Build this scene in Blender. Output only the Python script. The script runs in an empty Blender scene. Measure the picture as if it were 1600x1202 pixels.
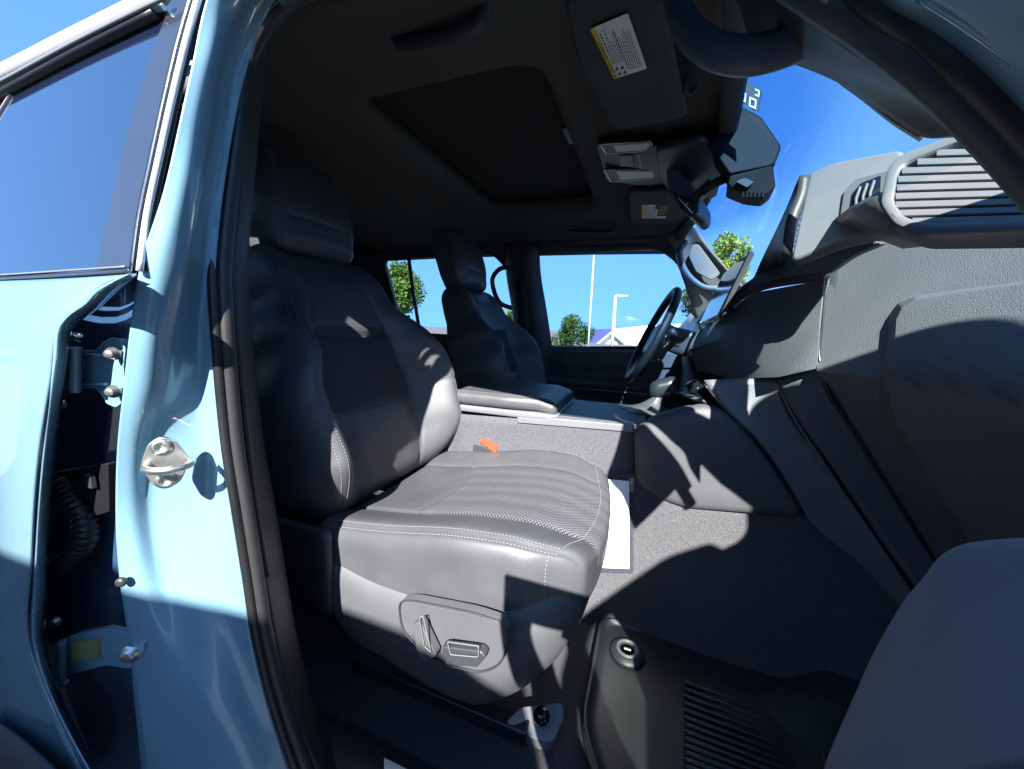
import bpy, bmesh, math, random
from mathutils import Vector, Matrix, noise
random.seed(7)
R = math.radians
scene = bpy.context.scene
col = scene.collection
# ------------------------------------------------------------------ camera
CAM = Vector((0.0, -1.12, 1.28)); FPX = 560.0
_y, _p, _r = R(20), R(8.9), R(1.7)
cF = Vector((-math.sin(_y)*math.cos(_p), math.cos(_y)*math.cos(_p), -math.sin(_p)))
_R0 = Vector((math.cos(_y), math.sin(_y), 0)); _U0 = _R0.cross(cF)
cR = math.cos(_r)*_R0 + math.sin(_r)*_U0; cU = -math.sin(_r)*_R0 + math.cos(_r)*_U0
cd = bpy.data.cameras.new('Camera'); cam = bpy.data.objects.new('Camera', cd); col.objects.link(cam)
cd.sensor_width = 36; cd.lens = FPX/1600*36; cd.clip_start = 0.01; cd.clip_end = 3000
cam.matrix_world = Matrix(((cR.x, cU.x, -cF.x, CAM.x), (cR.y, cU.y, -cF.y, CAM.y), (cR.z, cU.z, -cF.z, CAM.z), (0, 0, 0, 1)))
scene.camera = cam
# ------------------------------------------------------------------ light
SUN = Vector((0.175, -0.77, 0.60)).normalized()          # towards the sun
el = math.asin(SUN.z); az = math.atan2(SUN.x, SUN.y)
w = bpy.data.worlds.new('World'); scene.world = w; w.use_nodes = True
nt = w.node_tree; nt.nodes.clear()
sky = nt.nodes.new('ShaderNodeTexSky'); sky.sky_type = 'NISHITA'; sky.sun_disc = False
sky.sun_elevation = el; sky.sun_rotation = az; sky.air_density = 1.0; sky.dust_density = 0.15; sky.ozone_density = 3.0
bg = nt.nodes.new('ShaderNodeBackground'); bg.inputs[1].default_value = 0.085
wo = nt.nodes.new('ShaderNodeOutputWorld')
# look the sky up a little higher so that the clear deep blue reaches down to the horizon as in the photo
_tc = nt.nodes.new('ShaderNodeTexCoord'); _mp = nt.nodes.new('ShaderNodeVectorMath'); _mp.operation = 'MULTIPLY_ADD'
_mp.inputs[1].default_value = (1, 1, .40); _mp.inputs[2].default_value = (0, 0, .42); _nm = nt.nodes.new('ShaderNodeVectorMath'); _nm.operation = 'NORMALIZE'
nt.links.new(_tc.outputs['Generated'], _mp.inputs[0]); nt.links.new(_mp.outputs[0], _nm.inputs[0]); nt.links.new(_nm.outputs[0], sky.inputs[0])
_hs = nt.nodes.new('ShaderNodeHueSaturation'); _hs.inputs['Saturation'].default_value = 1.18; nt.links.new(sky.outputs[0], _hs.inputs['Color'])
nt.links.new(_hs.outputs[0], bg.inputs[0]); nt.links.new(bg.outputs[0], wo.inputs[0])
sl = bpy.data.lights.new('Sun', 'SUN'); sl.energy = 5.0; sl.angle = R(0.53); sl.color = (1.0, 0.97, 0.92)
so = bpy.data.objects.new('Sun', sl); col.objects.link(so); so.rotation_euler = SUN.to_track_quat('Z', 'Y').to_euler()
scene.view_settings.view_transform = 'Standard'; scene.view_settings.look = 'None'
scene.view_settings.exposure = 2.3; scene.view_settings.gamma = 1
try:
    scene.cycles.max_bounces = 8; scene.cycles.transparent_max_bounces = 16
except Exception: pass

# ------------------------------------------------------------------ helpers
def ray(u, v): return cF + (u-800)/FPX*cR - (v-601)/FPX*cU
def P(u, v, x=None, y=None, z=None):
    r = ray(u, v)
    if x is not None: t = (x-CAM.x)/r.x
    elif y is not None: t = (y-CAM.y)/r.y
    else: t = (z-CAM.z)/r.z
    return CAM + r*t
def PL(u, v, p0, n):
    r = ray(u, v); p0 = Vector(p0); n = Vector(n)
    return CAM + r*((p0-CAM).dot(n)/r.dot(n))
def tag(o, label=None, cat=None, group=None, kind=None):
    if label: o['label'] = label
    if cat: o['category'] = cat
    if group: o['group'] = group
    if kind: o['kind'] = kind
    return o
def empty(name, loc=(0, 0, 0)):
    o = bpy.data.objects.new(name, None); col.objects.link(o); o.location = loc; o.empty_display_size = .1; return o
def link(name, bm, mat, parent=None, smooth=True, bevel=0, seg=3, subs=0, solid=0, wn=True, label=None):
    bmesh.ops.recalc_face_normals(bm, faces=bm.faces)
    me = bpy.data.meshes.new(name); bm.to_mesh(me); bm.free()
    mats = mat if isinstance(mat, (list, tuple)) else [mat]
    for m in mats: me.materials.append(m)
    if smooth:
        me.polygons.foreach_set('use_smooth', [True]*len(me.polygons))
    o = bpy.data.objects.new(name, me); col.objects.link(o)
    if parent is not None:
        o.parent = parent
        if parent.parent is None and parent.type == 'EMPTY': o.matrix_parent_inverse = Matrix.Translation(-Vector(parent.location))
    if solid:
        m = o.modifiers.new('s', 'SOLIDIFY'); m.thickness = solid; m.offset = -1
    if bevel:
        m = o.modifiers.new('b', 'BEVEL'); m.width = bevel; m.segments = seg; m.limit_method = 'ANGLE'; m.angle_limit = R(35)
        if wn: m2 = o.modifiers.new('w', 'WEIGHTED_NORMAL'); m2.keep_sharp = False
    if subs:
        m = o.modifiers.new('u', 'SUBSURF'); m.levels = subs; m.render_levels = subs
    if label: o['label'] = label
    return o
def cr(p0, p1, p2, p3, t):
    return 0.5*((2*p1)+(p2-p0)*t+(2*p0-5*p1+4*p2-p3)*t*t+(3*p1-p0-3*p2+p3)*t*t*t)
def spl(pts, n=8, closed=False):
    """cubic through the points, tangents weighted by chord length so that uneven spacing does not overshoot"""
    pts = [Vector(p) for p in pts]; N = len(pts); out = []
    d = [max((pts[(i+1) % N]-pts[i]).length, 1e-7) for i in range(N)]
    def tan(i):
        if not closed and i == 0: return (pts[1]-pts[0])/d[0]
        if not closed and i == N-1: return (pts[-1]-pts[-2])/d[N-2]
        a, b = d[i-1], d[i]; return ((pts[i]-pts[i-1])/a*b+(pts[(i+1) % N]-pts[i])/b*a)/(a+b)
    T = [tan(i) for i in range(N)]
    for i in range(N if closed else N-1):
        j = (i+1) % N
        for k in range(n):
            t = k/n; t2 = t*t; t3 = t2*t
            out.append(pts[i]*(2*t3-3*t2+1)+T[i]*d[i]*(t3-2*t2+t)+pts[j]*(3*t2-2*t3)+T[j]*d[i]*(t3-t2))
    if not closed: out.append(pts[-1])
    return out
def grid(bm, rows, closed=False):
    vs = [[bm.verts.new(p) for p in r] for r in rows]; n = len(vs[0])
    for i in range(len(vs)-1):
        for j in range(n if closed else n-1):
            bm.faces.new((vs[i][j], vs[i][(j+1) % n], vs[i+1][(j+1) % n], vs[i+1][j]))
    return vs
def patch(name, rows, mat, parent, nu=6, nv=6, solid=0.004, **k):
    rows = [spl(r, nu) for r in rows]
    cols = [spl([r[j] for r in rows], nv) for j in range(len(rows[0]))]
    bm = bmesh.new(); grid(bm, cols); return link(name, bm, mat, parent, solid=solid, **k)
def lpatch(name, rows, mat, parent, solid=0.004, **k):
    bm = bmesh.new(); grid(bm, rows); return link(name, bm, mat, parent, solid=solid, **k)
def add_poly(bm, pts, ext):
    a = [bm.verts.new(Vector(p)) for p in pts]; b = [bm.verts.new(Vector(p)+Vector(ext)) for p in pts]; n = len(pts)
    bm.faces.new(a); bm.faces.new(b[::-1])
    for i in range(n): bm.faces.new((a[i], b[i], b[(i+1) % n], a[(i+1) % n]))
def plate(name, pts, ext, mat, parent, bevel=.003, seg=3, **k):
    bm = bmesh.new(); add_poly(bm, pts, ext); return link(name, bm, mat, parent, bevel=bevel, seg=seg, **k)
def rounded(pts, r, n=5):
    pts = [Vector(p) for p in pts]; out = []; N = len(pts)
    for i in range(N):
        p = pts[i]; a = pts[i-1]-p; b = pts[(i+1) % N]-p
        ra = min(r, a.length*.45); rb = min(r, b.length*.45)
        A = p+a.normalized()*ra; B = p+b.normalized()*rb
        for k in range(n+1):
            t = k/n; out.append(A*(1-t)**2+p*2*t*(1-t)+B*t*t)
    return out
def resample(pts, n, closed=True):
    pts = [Vector(p) for p in pts]
    if closed: pts = pts+[pts[0]]
    L = [0]
    for i in range(len(pts)-1): L.append(L[-1]+(pts[i+1]-pts[i]).length)
    out = []; j = 0
    for k in range(n):
        s = L[-1]*k/(n if closed else n-1)
        while j < len(L)-2 and L[j+1] < s: j += 1
        d = L[j+1]-L[j]; t = (s-L[j])/d if d else 0
        out.append(pts[j].lerp(pts[j+1], min(max(t, 0), 1)))
    return out
def frames(path, closed=False):
    T = []; n = len(path)
    for i in range(n):
        a = path[i-1] if (i or closed) else path[0]; b = path[(i+1) % n] if (i < n-1 or closed) else path[-1]
        T.append((b-a).normalized())
    up = Vector((0, 0, 1)) if abs(T[0].z) < .9 else Vector((1, 0, 0))
    N = (up-T[0]*up.dot(T[0])).normalized(); out = []
    for t in T:
        N = N-t*N.dot(t)
        N = N.normalized() if N.length > 1e-6 else t.orthogonal().normalized()
        out.append((t, N, t.cross(N)))
    return out
def add_tube(bm, path, r, seg=10, closed=False, caps=True):
    """r: number, list, or (ra, rb) elliptical pair"""
    path = [Vector(p) for p in path]; fr = frames(path, closed); rings = []
    for i, (p, (t, N, B)) in enumerate(zip(path, fr)):
        q = r[i] if isinstance(r, list) else r
        ra, rb = q if isinstance(q, tuple) else (q, q)
        rings.append([bm.verts.new(p+N*ra*math.cos(2*math.pi*k/seg)+B*rb*math.sin(2*math.pi*k/seg)) for k in range(seg)])
    m = len(rings)
    for i in range(m if closed else m-1):
        A, Bv = rings[i], rings[(i+1) % m]
        for k in range(seg): bm.faces.new((A[k], A[(k+1) % seg], Bv[(k+1) % seg], Bv[k]))
    if caps and not closed: bm.faces.new(rings[0][::-1]); bm.faces.new(rings[-1])
def tube(name, path, r, mat, parent, seg=10, closed=False, **k):
    bm = bmesh.new(); add_tube(bm, path, r, seg, closed); return link(name, bm, mat, parent, **k)
def add_box(bm, c, sx, sy, sz, M=None):
    c = Vector(c); vs = []
    for a in (-1, 1):
        for b in (-1, 1):
            for d in (-1, 1):
                o = Vector((a*sx/2, b*sy/2, d*sz/2)); vs.append(bm.verts.new(c+(M @ o if M else o)))
    for f in ((0, 1, 3, 2), (4, 6, 7, 5), (0, 4, 5, 1), (2, 3, 7, 6), (0, 2, 6, 4), (1, 5, 7, 3)): bm.faces.new([vs[i] for i in f])
def box(name, c, s, mat, parent, bevel=.003, M=None, **k):
    bm = bmesh.new(); add_box(bm, c, *s, M=M); return link(name, bm, mat, parent, bevel=bevel, **k)
def add_lathe(bm, c, axis, prof, seg=24):
    """prof: (radius, height) list"""
    c = Vector(c); ax = Vector(axis).normalized(); a = ax.orthogonal().normalized(); b = ax.cross(a); rings = []
    for r, h in prof:
        rings.append([bm.verts.new(c+ax*h+(a*math.cos(2*math.pi*k/seg)+b*math.sin(2*math.pi*k/seg))*max(r, 1e-5)) for k in range(seg)])
    for A, B in zip(rings, rings[1:]):
        for k in range(seg): bm.faces.new((A[k], A[(k+1) % seg], B[(k+1) % seg], B[k]))
    bm.faces.new(rings[0][::-1]); bm.faces.new(rings[-1])
def lathe(name, c, axis, prof, mat, parent, seg=24, **k):
    bm = bmesh.new(); add_lathe(bm, c, axis, prof, seg); return link(name, bm, mat, parent, **k)
def rpoint(p, h, r):
    q = Vector((p[0]*h[0], p[1]*h[1], p[2]*h[2]))
    i = Vector([max(-(h[k]-r), min(h[k]-r, q[k])) for k in range(3)]); d = q-i
    return i+(d.normalized()*r if d.length > 1e-9 else d)
def rbox(name, mat, h, r, n, f, parent, matf=None, **k):
    """rounded box of half sizes h whose points go through f(local point, cube coords)"""
    bm = bmesh.new(); cache = {}
    def V(p):
        key = tuple(round(c, 5) for c in p)
        if key not in cache: cache[key] = bm.verts.new(f(rpoint(p, h, r), p))
        return cache[key]
    for ax in range(3):
        a, b = [i for i in range(3) if i != ax]
        for s in (-1, 1):
            for i in range(n[a]):
                for j in range(n[b]):
                    q = []
                    for di, dj in ((0, 0), (1, 0), (1, 1), (0, 1)):
                        p = [0, 0, 0]; p[ax] = s; p[a] = -1+2*(i+di)/n[a]; p[b] = -1+2*(j+dj)/n[b]; q.append(p)
                    try: fc = bm.faces.new([V(p) for p in q])
                    except ValueError: continue
                    if matf:
                        m = [sum(p[t] for p in q)/4 for t in range(3)]; fc.material_index = matf(ax, s, m)
    return link(name, bm, mat, parent, **k)
def sm(a, b, x):
    t = max(0, min(1, (x-a)/(b-a))); return t*t*(3-2*t)
def lerpt(tab, x):
    if x <= tab[0][0]: return tab[0][1]
    for (a, va), (b, vb) in zip(tab, tab[1:]):
        if x <= b: return va+(vb-va)*sm(a, b, x)
    return tab[-1][1]
def add_stitch(bm, path, step=.0062, ln=.0036, r=.0007, nrm=None):
    n = max(2, int(sum((b-a).length for a, b in zip(path, path[1:]))/step)); pts = resample(path, n, False)
    for i in range(n-1):
        d = pts[i+1]-pts[i]
        if d.length < 1e-6: continue
        q = pts[i]+d*(ln/step); add_tube(bm, [pts[i], (pts[i]+q)/2, q], r, 5)

# ------------------------------------------------------------------ materials
MATS = {}
def mat(name, colr, rough=.5, metal=0, bump=None, coat=0, spec=.5, var=None, sheen=0, **kw):
    """bump=(kind, scale, strength, distance); var=(scale, amount) soft tone variation"""
    if name in MATS: return MATS[name]
    m = bpy.data.materials.new(name); m.use_nodes = True; t = m.node_tree; b = t.nodes['Principled BSDF']
    b.inputs['Base Color'].default_value = (*colr, 1); b.inputs['Roughness'].default_value = rough
    b.inputs['Metallic'].default_value = metal; b.inputs['Coat Weight'].default_value = coat; b.inputs['Coat Roughness'].default_value = .03
    b.inputs['Specular IOR Level'].default_value = spec
    if sheen: b.inputs['Sheen Weight'].default_value = sheen; b.inputs['Sheen Roughness'].default_value = .4
    tc = t.nodes.new('ShaderNodeTexCoord'); L = t.links.new
    if var:
        n = t.nodes.new('ShaderNodeTexNoise'); n.inputs['Scale'].default_value = var[0]; n.inputs['Detail'].default_value = 6; L(tc.outputs['Object'], n.inputs['Vector'])
        mr = t.nodes.new('ShaderNodeMapRange'); mr.inputs[1].default_value = .3; mr.inputs[2].default_value = .7; mr.inputs[3].default_value = 1-var[1]; mr.inputs[4].default_value = 1+var[1]; L(n.outputs[0], mr.inputs[0])
        mx = t.nodes.new('ShaderNodeVectorMath'); mx.operation = 'SCALE'; mx.inputs[0].default_value = colr; L(mr.outputs[0], mx.inputs['Scale']); L(mx.outputs[0], b.inputs['Base Color'])
        m2 = t.nodes.new('ShaderNodeMapRange'); m2.inputs[1].default_value = .3; m2.inputs[2].default_value = .7; m2.inputs[3].default_value = max(0, rough-.07); m2.inputs[4].default_value = rough+.07
        n2 = t.nodes.new('ShaderNodeTexNoise'); n2.inputs['Scale'].default_value = 9; n2.inputs['Detail'].default_value = 5; L(tc.outputs['Object'], n2.inputs['Vector']); L(n2.outputs[0], m2.inputs[0]); L(m2.outputs[0], b.inputs['Roughness'])
    if bump:
        kind, sc, st, di = bump
        if kind == 'cell':
            n = t.nodes.new('ShaderNodeTexVoronoi'); n.feature = 'F1'; n.inputs['Scale'].default_value = sc
            nn = t.nodes.new('ShaderNodeTexNoise'); nn.inputs['Scale'].default_value = sc*.5; L(tc.outputs['Object'], nn.inputs['Vector'])
            ad = t.nodes.new('ShaderNodeVectorMath'); ad.operation = 'MULTIPLY_ADD'; ad.inputs[1].default_value = (.9/sc,)*3; L(nn.outputs['Color'], ad.inputs[0]); L(tc.outputs['Object'], ad.inputs[2]); L(ad.outputs[0], n.inputs['Vector'])
            inv = t.nodes.new('ShaderNodeMath'); inv.operation = 'POWER'; inv.inputs[1].default_value = 2.0; L(n.outputs[0], inv.inputs[0])
            ng = t.nodes.new('ShaderNodeMath'); ng.operation = 'MULTIPLY'; ng.inputs[1].default_value = -1; L(inv.outputs[0], ng.inputs[0]); src = ng.outputs[0]
        else:
            n = t.nodes.new('ShaderNodeTexNoise'); n.inputs['Scale'].default_value = sc; n.inputs['Detail'].default_value = 4; L(tc.outputs['Object'], n.inputs['Vector']); src = n.outputs[0]
        bp = t.nodes.new('ShaderNodeBump'); bp.inputs['Strength'].default_value = st; bp.inputs['Distance'].default_value = di; L(src, bp.inputs['Height']); L(bp.outputs[0], b.inputs['Normal'])
    MATS[name] = m; return m
def speckle(name, c1, c2, sc, rough=.95, bs=.6):
    m = mat(name, c1, rough, bump=('noise', sc, bs, .002), spec=.15, sheen=.15); t = m.node_tree; b = t.nodes['Principled BSDF']; L = t.links.new
    tc = t.nodes.new('ShaderNodeTexCoord'); n = t.nodes.new('ShaderNodeTexNoise'); n.inputs['Scale'].default_value = sc; n.inputs['Detail'].default_value = 3; L(tc.outputs['Object'], n.inputs['Vector'])
    r = t.nodes.new('ShaderNodeValToRGB'); r.color_ramp.elements[0].position = .38; r.color_ramp.elements[1].position = .64
    r.color_ramp.elements[0].color = (*c1, 1); r.color_ramp.elements[1].color = (*c2, 1); L(n.outputs[0], r.inputs[0]); L(r.outputs[0], b.inputs['Base Color']); return m
def glass(name, tint, refl=.06, grad=None):
    m = bpy.data.materials.new(name); m.use_nodes = True; t = m.node_tree; t.nodes.clear(); L = t.links.new
    o = t.nodes.new('ShaderNodeOutputMaterial'); mx = t.nodes.new('ShaderNodeMixShader'); tr = t.nodes.new('ShaderNodeBsdfTransparent'); g = t.nodes.new('ShaderNodeBsdfGlossy')
    g.inputs['Roughness'].default_value = .0; tr.inputs[0].default_value = (*tint, 1)
    fr = t.nodes.new('ShaderNodeLayerWeight'); fr.inputs[0].default_value = .5
    pw = t.nodes.new('ShaderNodeMath'); pw.operation = 'POWER'; pw.inputs[1].default_value = 5; L(fr.outputs['Facing'], pw.inputs[0])
    mt = t.nodes.new('ShaderNodeMath'); mt.operation = 'MULTIPLY_ADD'; mt.inputs[1].default_value = 1-refl; mt.inputs[2].default_value = refl; mt.use_clamp = True
    L(pw.outputs[0], mt.inputs[0]); L(mt.outputs[0], mx.inputs[0]); L(tr.outputs[0], mx.inputs[1]); L(g.outputs[0], mx.inputs[2]); L(mx.outputs[0], o.inputs[0])
    if grad:      # shade band printed into the top of the glass: (z0, z1, colour)
        tc = t.nodes.new('ShaderNodeTexCoord'); sp = t.nodes.new('ShaderNodeSeparateXYZ'); L(tc.outputs['Object'], sp.inputs[0])
        mr = t.nodes.new('ShaderNodeMapRange'); mr.interpolation_type = 'SMOOTHSTEP'; mr.inputs[1].default_value = grad[0]; mr.inputs[2].default_value = grad[1]; L(sp.outputs[2], mr.inputs[0])
        mc = t.nodes.new('ShaderNodeMix'); mc.data_type = 'RGBA'; mc.inputs[6].default_value = (*tint, 1); mc.inputs[7].default_value = (*grad[2], 1); L(mr.outputs[0], mc.inputs[0]); L(mc.outputs[2], tr.inputs[0])
    return m
paint = mat('blue_paint', (.165, .285, .355), .26, .25, coat=1.0, var=(3, .03), bump=('noise', 900, .04, .0005))
paint_in = mat('blue_paint_jamb', (.14, .26, .34), .34, .1, coat=.6, var=(4, .05), bump=('noise', 160, .05, .001))
cavity = mat('blue_paint_shaded', (.02, .055, .12), .4, .1, coat=.3, var=(8, .3))  # body blue darkened: the door gap's shade is put into the colour
leather = mat('leather', (.060, .062, .068), .42, bump=('cell', 900, .35, .0006), var=(14, .10))
leather2 = mat('dash_leather', (.088, .091, .099), .47, bump=('cell', 620, .7, .0008), var=(10, .08))
smooth_leather = mat('smooth_leather', (.055, .057, .062), .45, bump=('noise', 700, .2, .0005), var=(12, .12))
plastic = mat('grained_plastic', (.068, .070, .076), .5, bump=('cell', 1100, .5, .0006), var=(10, .07))
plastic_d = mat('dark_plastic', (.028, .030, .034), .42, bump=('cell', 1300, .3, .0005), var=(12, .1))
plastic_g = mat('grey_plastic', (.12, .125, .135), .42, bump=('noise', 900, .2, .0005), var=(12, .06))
plastic_b = mat('blue_grey_plastic', (.07, .09, .13), .4, bump=('noise', 800, .15, .0005), var=(12, .08))
gloss = mat('gloss_black', (.008, .008, .009), .08, coat=.5)
rubber = mat('rubber', (.010, .010, .011), .36, bump=('noise', 260, .25, .001), var=(20, .2))
rubber_r = mat('ribbed_rubber', (.022, .022, .023), .42, bump=('noise', 260, .3, .001))
headl = mat('headliner_cloth', (.075, .078, .076), .95, bump=('noise', 700, .4, .001), spec=.1, var=(5, .06))
visorm = mat('visor_vinyl', (.060, .066, .066), .75, bump=('noise', 800, .3, .0006), spec=.25, var=(6, .06))
shadem = mat('sunshade_cloth', (.034, .036, .037), .95, spec=.1, bump=('noise', 500, .3, .001))
chrome = mat('chrome', (.75, .76, .78), .12, 1.0)
steel = mat('zinc_steel', (.58, .57, .52), .3, .95, var=(60, .15))
silver = mat('silver_rail', (.62, .62, .64), .35, .6, var=(8, .05))
silver_t = mat('satin_trim', (.15, .155, .165), .4, .2)
carpet = speckle('carpet', (.022, .023, .026), (.070, .070, .076), 900)
carpet_lit = speckle('carpet_sunlit', (.026, .026, .030), (.12, .12, .128), 850)  # floor carpet's pile in a lighter colour, to paint in the sunlight
carpet_c = speckle('console_carpet', (.055, .056, .064), (.095, .096, .106), 500, bs=.3)
matrub = mat('mat_rubber', (.016, .018, .019), .40, bump=('noise', 500, .5, .001), var=(7, .35))
thread = mat('thread', (.20, .20, .215), .7)
thread_b = mat('thread_dark', (.12, .12, .13), .7)
whitep = mat('paper', (.85, .85, .85), .6)
yellow = mat('yellow_print', (.80, .55, .05), .5)
ink = mat('ink', (.03, .03, .03), .6)
redm = mat('red_button', (.55, .06, .03), .4)
brownst = mat('stitched_strip', (.085, .060, .062), .6, bump=('noise', 900, .5, .001))
cladding = mat('cladding', (.045, .045, .05), .6, bump=('cell', 700, .5, .001))
g_clear = glass('clear_glass', (.80, .90, .90), .045)
g_wind = glass('windshield_glass', (.80, .93, .93), .04, (1.63, 1.70, (.26, .50, .82)))
g_sun = glass('film_glass', (.66, .71, .70), .03)
g_dark = mat('privacy_glass', (.006, .010, .028), .03, coat=1.0, spec=1.0)
gt = g_dark.node_tree.nodes['Principled BSDF']; gt.inputs['IOR'].default_value = 1.9
applm = mat('pillar_applique', (.02, .022, .030), .16, coat=.6, var=(20, .1))
housing = mat('housing_plastic', (.011, .011, .011), .6, spec=.12, bump=('noise', 900, .2, .0004))
lens_m = mat('lamp_lens', (.34, .40, .26), .25)

# cushion / back fabric with the printed wave of fine dots
def dotfabric():
    m = mat('dot_fabric', (.05, .05, .055), .75, spec=.2); t = m.node_tree; b = t.nodes['Principled BSDF']; L = t.links.new
    tc = t.nodes.new('ShaderNodeTexCoord'); mp = t.nodes.new('ShaderNodeMapping'); mp.inputs['Rotation'].default_value = (0, 0, R(45)); L(tc.outputs['Object'], mp.inputs[0])
    v = t.nodes.new('ShaderNodeTexVoronoi'); v.inputs['Randomness'].default_value = 0; v.inputs['Scale'].default_value = 210; v.voronoi_dimensions = '2D'; L(mp.outputs[0], v.inputs['Vector'])
    wv = t.nodes.new('ShaderNodeTexWave'); wv.inputs['Scale'].default_value = 6; wv.inputs['Distortion'].default_value = 3.0; wv.inputs['Detail'].default_value = 1; wv.bands_direction = 'Y'; L(tc.outputs['Object'], wv.inputs[0])
    th = t.nodes.new('ShaderNodeMapRange'); th.inputs[3].default_value = .33; th.inputs[4].default_value = .40; L(wv.outputs[1], th.inputs[0])
    lt = t.nodes.new('ShaderNodeMath'); lt.operation = 'LESS_THAN'; L(v.outputs[0], lt.inputs[0]); L(th.outputs[0], lt.inputs[1])
    mx = t.nodes.new('ShaderNodeMix'); mx.data_type = 'RGBA'; mx.inputs[6].default_value = (.030, .031, .036, 1); mx.inputs[7].default_value = (.13, .13, .145, 1); L(lt.outputs[0], mx.inputs[0]); L(mx.outputs[2], b.inputs['Base Color'])
    bp = t.nodes.new('ShaderNodeBump'); bp.inputs['Strength'].default_value = .5; bp.inputs['Distance'].default_value = .001; L(v.outputs[0], bp.inputs['Height']); L(bp.outputs[0], b.inputs['Normal'])
    return m
dotf = dotfabric()

# ================================================================== THE VEHICLE
suv = empty('sport_utility_vehicle', (-.6, 0, 0))
tag(suv, 'light steel-blue sport utility vehicle with its front passenger door open and black leather cabin', 'car')

# ---------------- body shell (roof, far side, floor pan) : keeps the light out
def shell():
    bm = bmesh.new()
    # roof skin with crown
    rows = []
    for x in (-2.9, -2.0, -1.0, -.3, .0, .10):
        zc = 1.895-.012*(x+1.4)**2
        rows.append([Vector((x, y, zc-.17*abs(y/.74)**4)) for y in (-.74, -.66, -.5, -.25, 0, .25, .5, .66, .74)])
    grid(bm, rows)
    # drip rail / side of the roof, both sides
    for s in (-1, 1):
        grid(bm, [[Vector((x, s*.74, 1.73-.012*(x+1.4)**2)), Vector((x, s*.755, 1.705-.012*(x+1.4)**2)), Vector((x, s*.765, 1.67-.012*(x+1.4)**2))] for x in (-2.9, -2, -1, -.3, .0, .10)])
    # tail
    grid(bm, [[Vector((-2.9, y, z)) for y in (-.8, .8)] for z in (.45, 1.2)])
    grid(bm, [[Vector((-2.92, y, z)) for y in (-.75, .75)] for z in (1.2, 1.89)])
    # floor pan
    grid(bm, [[Vector((x, y, .44)) for y in (-.84, .84)] for x in (-2.9, 1.2)])
    # firewall
    grid(bm, [[Vector((.95, y, z)) for y in (-.84, .84)] for z in (.42, 1.22)])
    # far side outer skin below belt
    grid(bm, [[Vector((x, .93, .4)), Vector((x, .95, .8)), Vector((x, .90, 1.18))] for x in (-2.9, 1.2)])
    # near side behind the rear door
    grid(bm, [[Vector((x, -.93, .4)), Vector((x, -.95, .8)), Vector((x, -.90, 1.27))] for x in (-2.9, -1.45)])
    return link('body_shell', bm, paint, suv, solid=.012)
body = shell()

# ---------------- headliner with sunroof aperture
SR = [P(850, 86, z=1.78), P(905, 205, z=1.78), P(934, 318, z=1.78), P(770, 332, z=1.78), P(660, 240, z=1.78), P(543, 150, z=1.78), P(700, 104, z=1.78)]
sx0, sx1, sy0, sy1 = -.665, -.222, -.415, .415
def headliner():
    bm = bmesh.new(); N = 48
    inn = rounded([(sx0, sy0, 0), (sx1, sy0, 0), (sx1, sy1, 0), (sx0, sy1, 0)], .09, 7)
    out0 = [Vector((-1.75, -.70, 0)), Vector((.05, -.70, 0)), Vector((.14, 0, 0)), Vector((.11, .70, 0)), Vector((-1.75, .70, 0)), Vector((-1.75, 0, 0))]
    inn = resample(inn, N*2); c = Vector(((sx0+sx1)/2, 0, 0))
    # shoot each inner point outwards to the outer polygon
    def hit(p):
        d = (p-c); best = None
        for a, b in zip(out0, out0[1:]+out0[:1]):
            e = b-a; den = d.x*e.y-d.y*e.x
            if abs(den) < 1e-9: continue
            t = ((a.x-c.x)*e.y-(a.y-c.y)*e.x)/den; s = ((a.x-c.x)*d.y-(a.y-c.y)*d.x)/den
            if t > 0 and -1e-6 <= s <= 1+1e-6 and (best is None or t < best): best = t
        return c+d*best
    def zz(x, y): return 1.785-.075*abs(y/.70)**3.2-.02*sm(-.05, .15, x)
    rings = []
    for k in range(-2, 11):
        ring = []
        for p in inn:
            o = hit(p)
            if k <= 0:
                ring.append(Vector((p.x, p.y, 1.785+(.03 if k == -2 else .006 if k == -1 else 0)))) if k else ring.append(p*1+Vector((0, 0, 1.783)))
            else:
                q = p.lerp(o, (k/10)**1.2); q.z = zz(q.x, q.y)-.006*math.exp(-((k-1)/1.0)**2); ring.append(q)
        rings.append(ring)
    grid(bm, rings, closed=True)
    return link('headliner', bm, headl, suv, solid=.006)
hl = headliner()
rb = bmesh.new(); grid(rb, [[Vector((sx0-.03+(sx1-sx0+.06)*i/8, sy0-.03+(sy1-sy0+.06)*j/8, 1.815)) for j in range(9)] for i in range(9)])
shade = link('sunroof_shade', rb, shadem, suv, solid=-.004)
# pull handle in the shade
pp = P(888, 212, z=1.808)
box('shade_handle', pp, (.018, .085, .006), plastic_d, shade, bevel=.003)
# rectangular cap and clip marks
cp = P(852, 80, z=1.776); box('ceiling_cap', cp, (.035, .085, .006), plastic_d, hl, bevel=.004)
cp = P(957, 330, z=1.772); box('ceiling_cap', cp, (.03, .06, .005), plastic_d, hl, bevel=.003)
# side curtain mouldings along both headliner edges
for s in (-1, 1):
    rows = []
    for x in (-2.2, -1.6, -1.0, -.5, -.2, 0.0, .06):
        rows.append([Vector((x, s*.690, 1.722)), Vector((x, s*.712, 1.700)), Vector((x, s*.728, 1.684)), Vector((x, s*.740, 1.668)), Vector((x, s*.748, 1.672)), Vector((x, s*.750, 1.695))])
    patch('roof_side_trim', rows, headl, suv, 3, 2, solid=.004)
# rear part of the ceiling and rear walls of the cabin
patch('rear_headliner', [[Vector((x, y, 1.785-.075*abs(y/.70)**3.2-.04*sm(-2, -2.8, x))) for y in (-.7, -.5, 0, .5, .7)] for x in (-1.74, -2.2, -2.85)], headl, suv, 3, 2)

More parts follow.
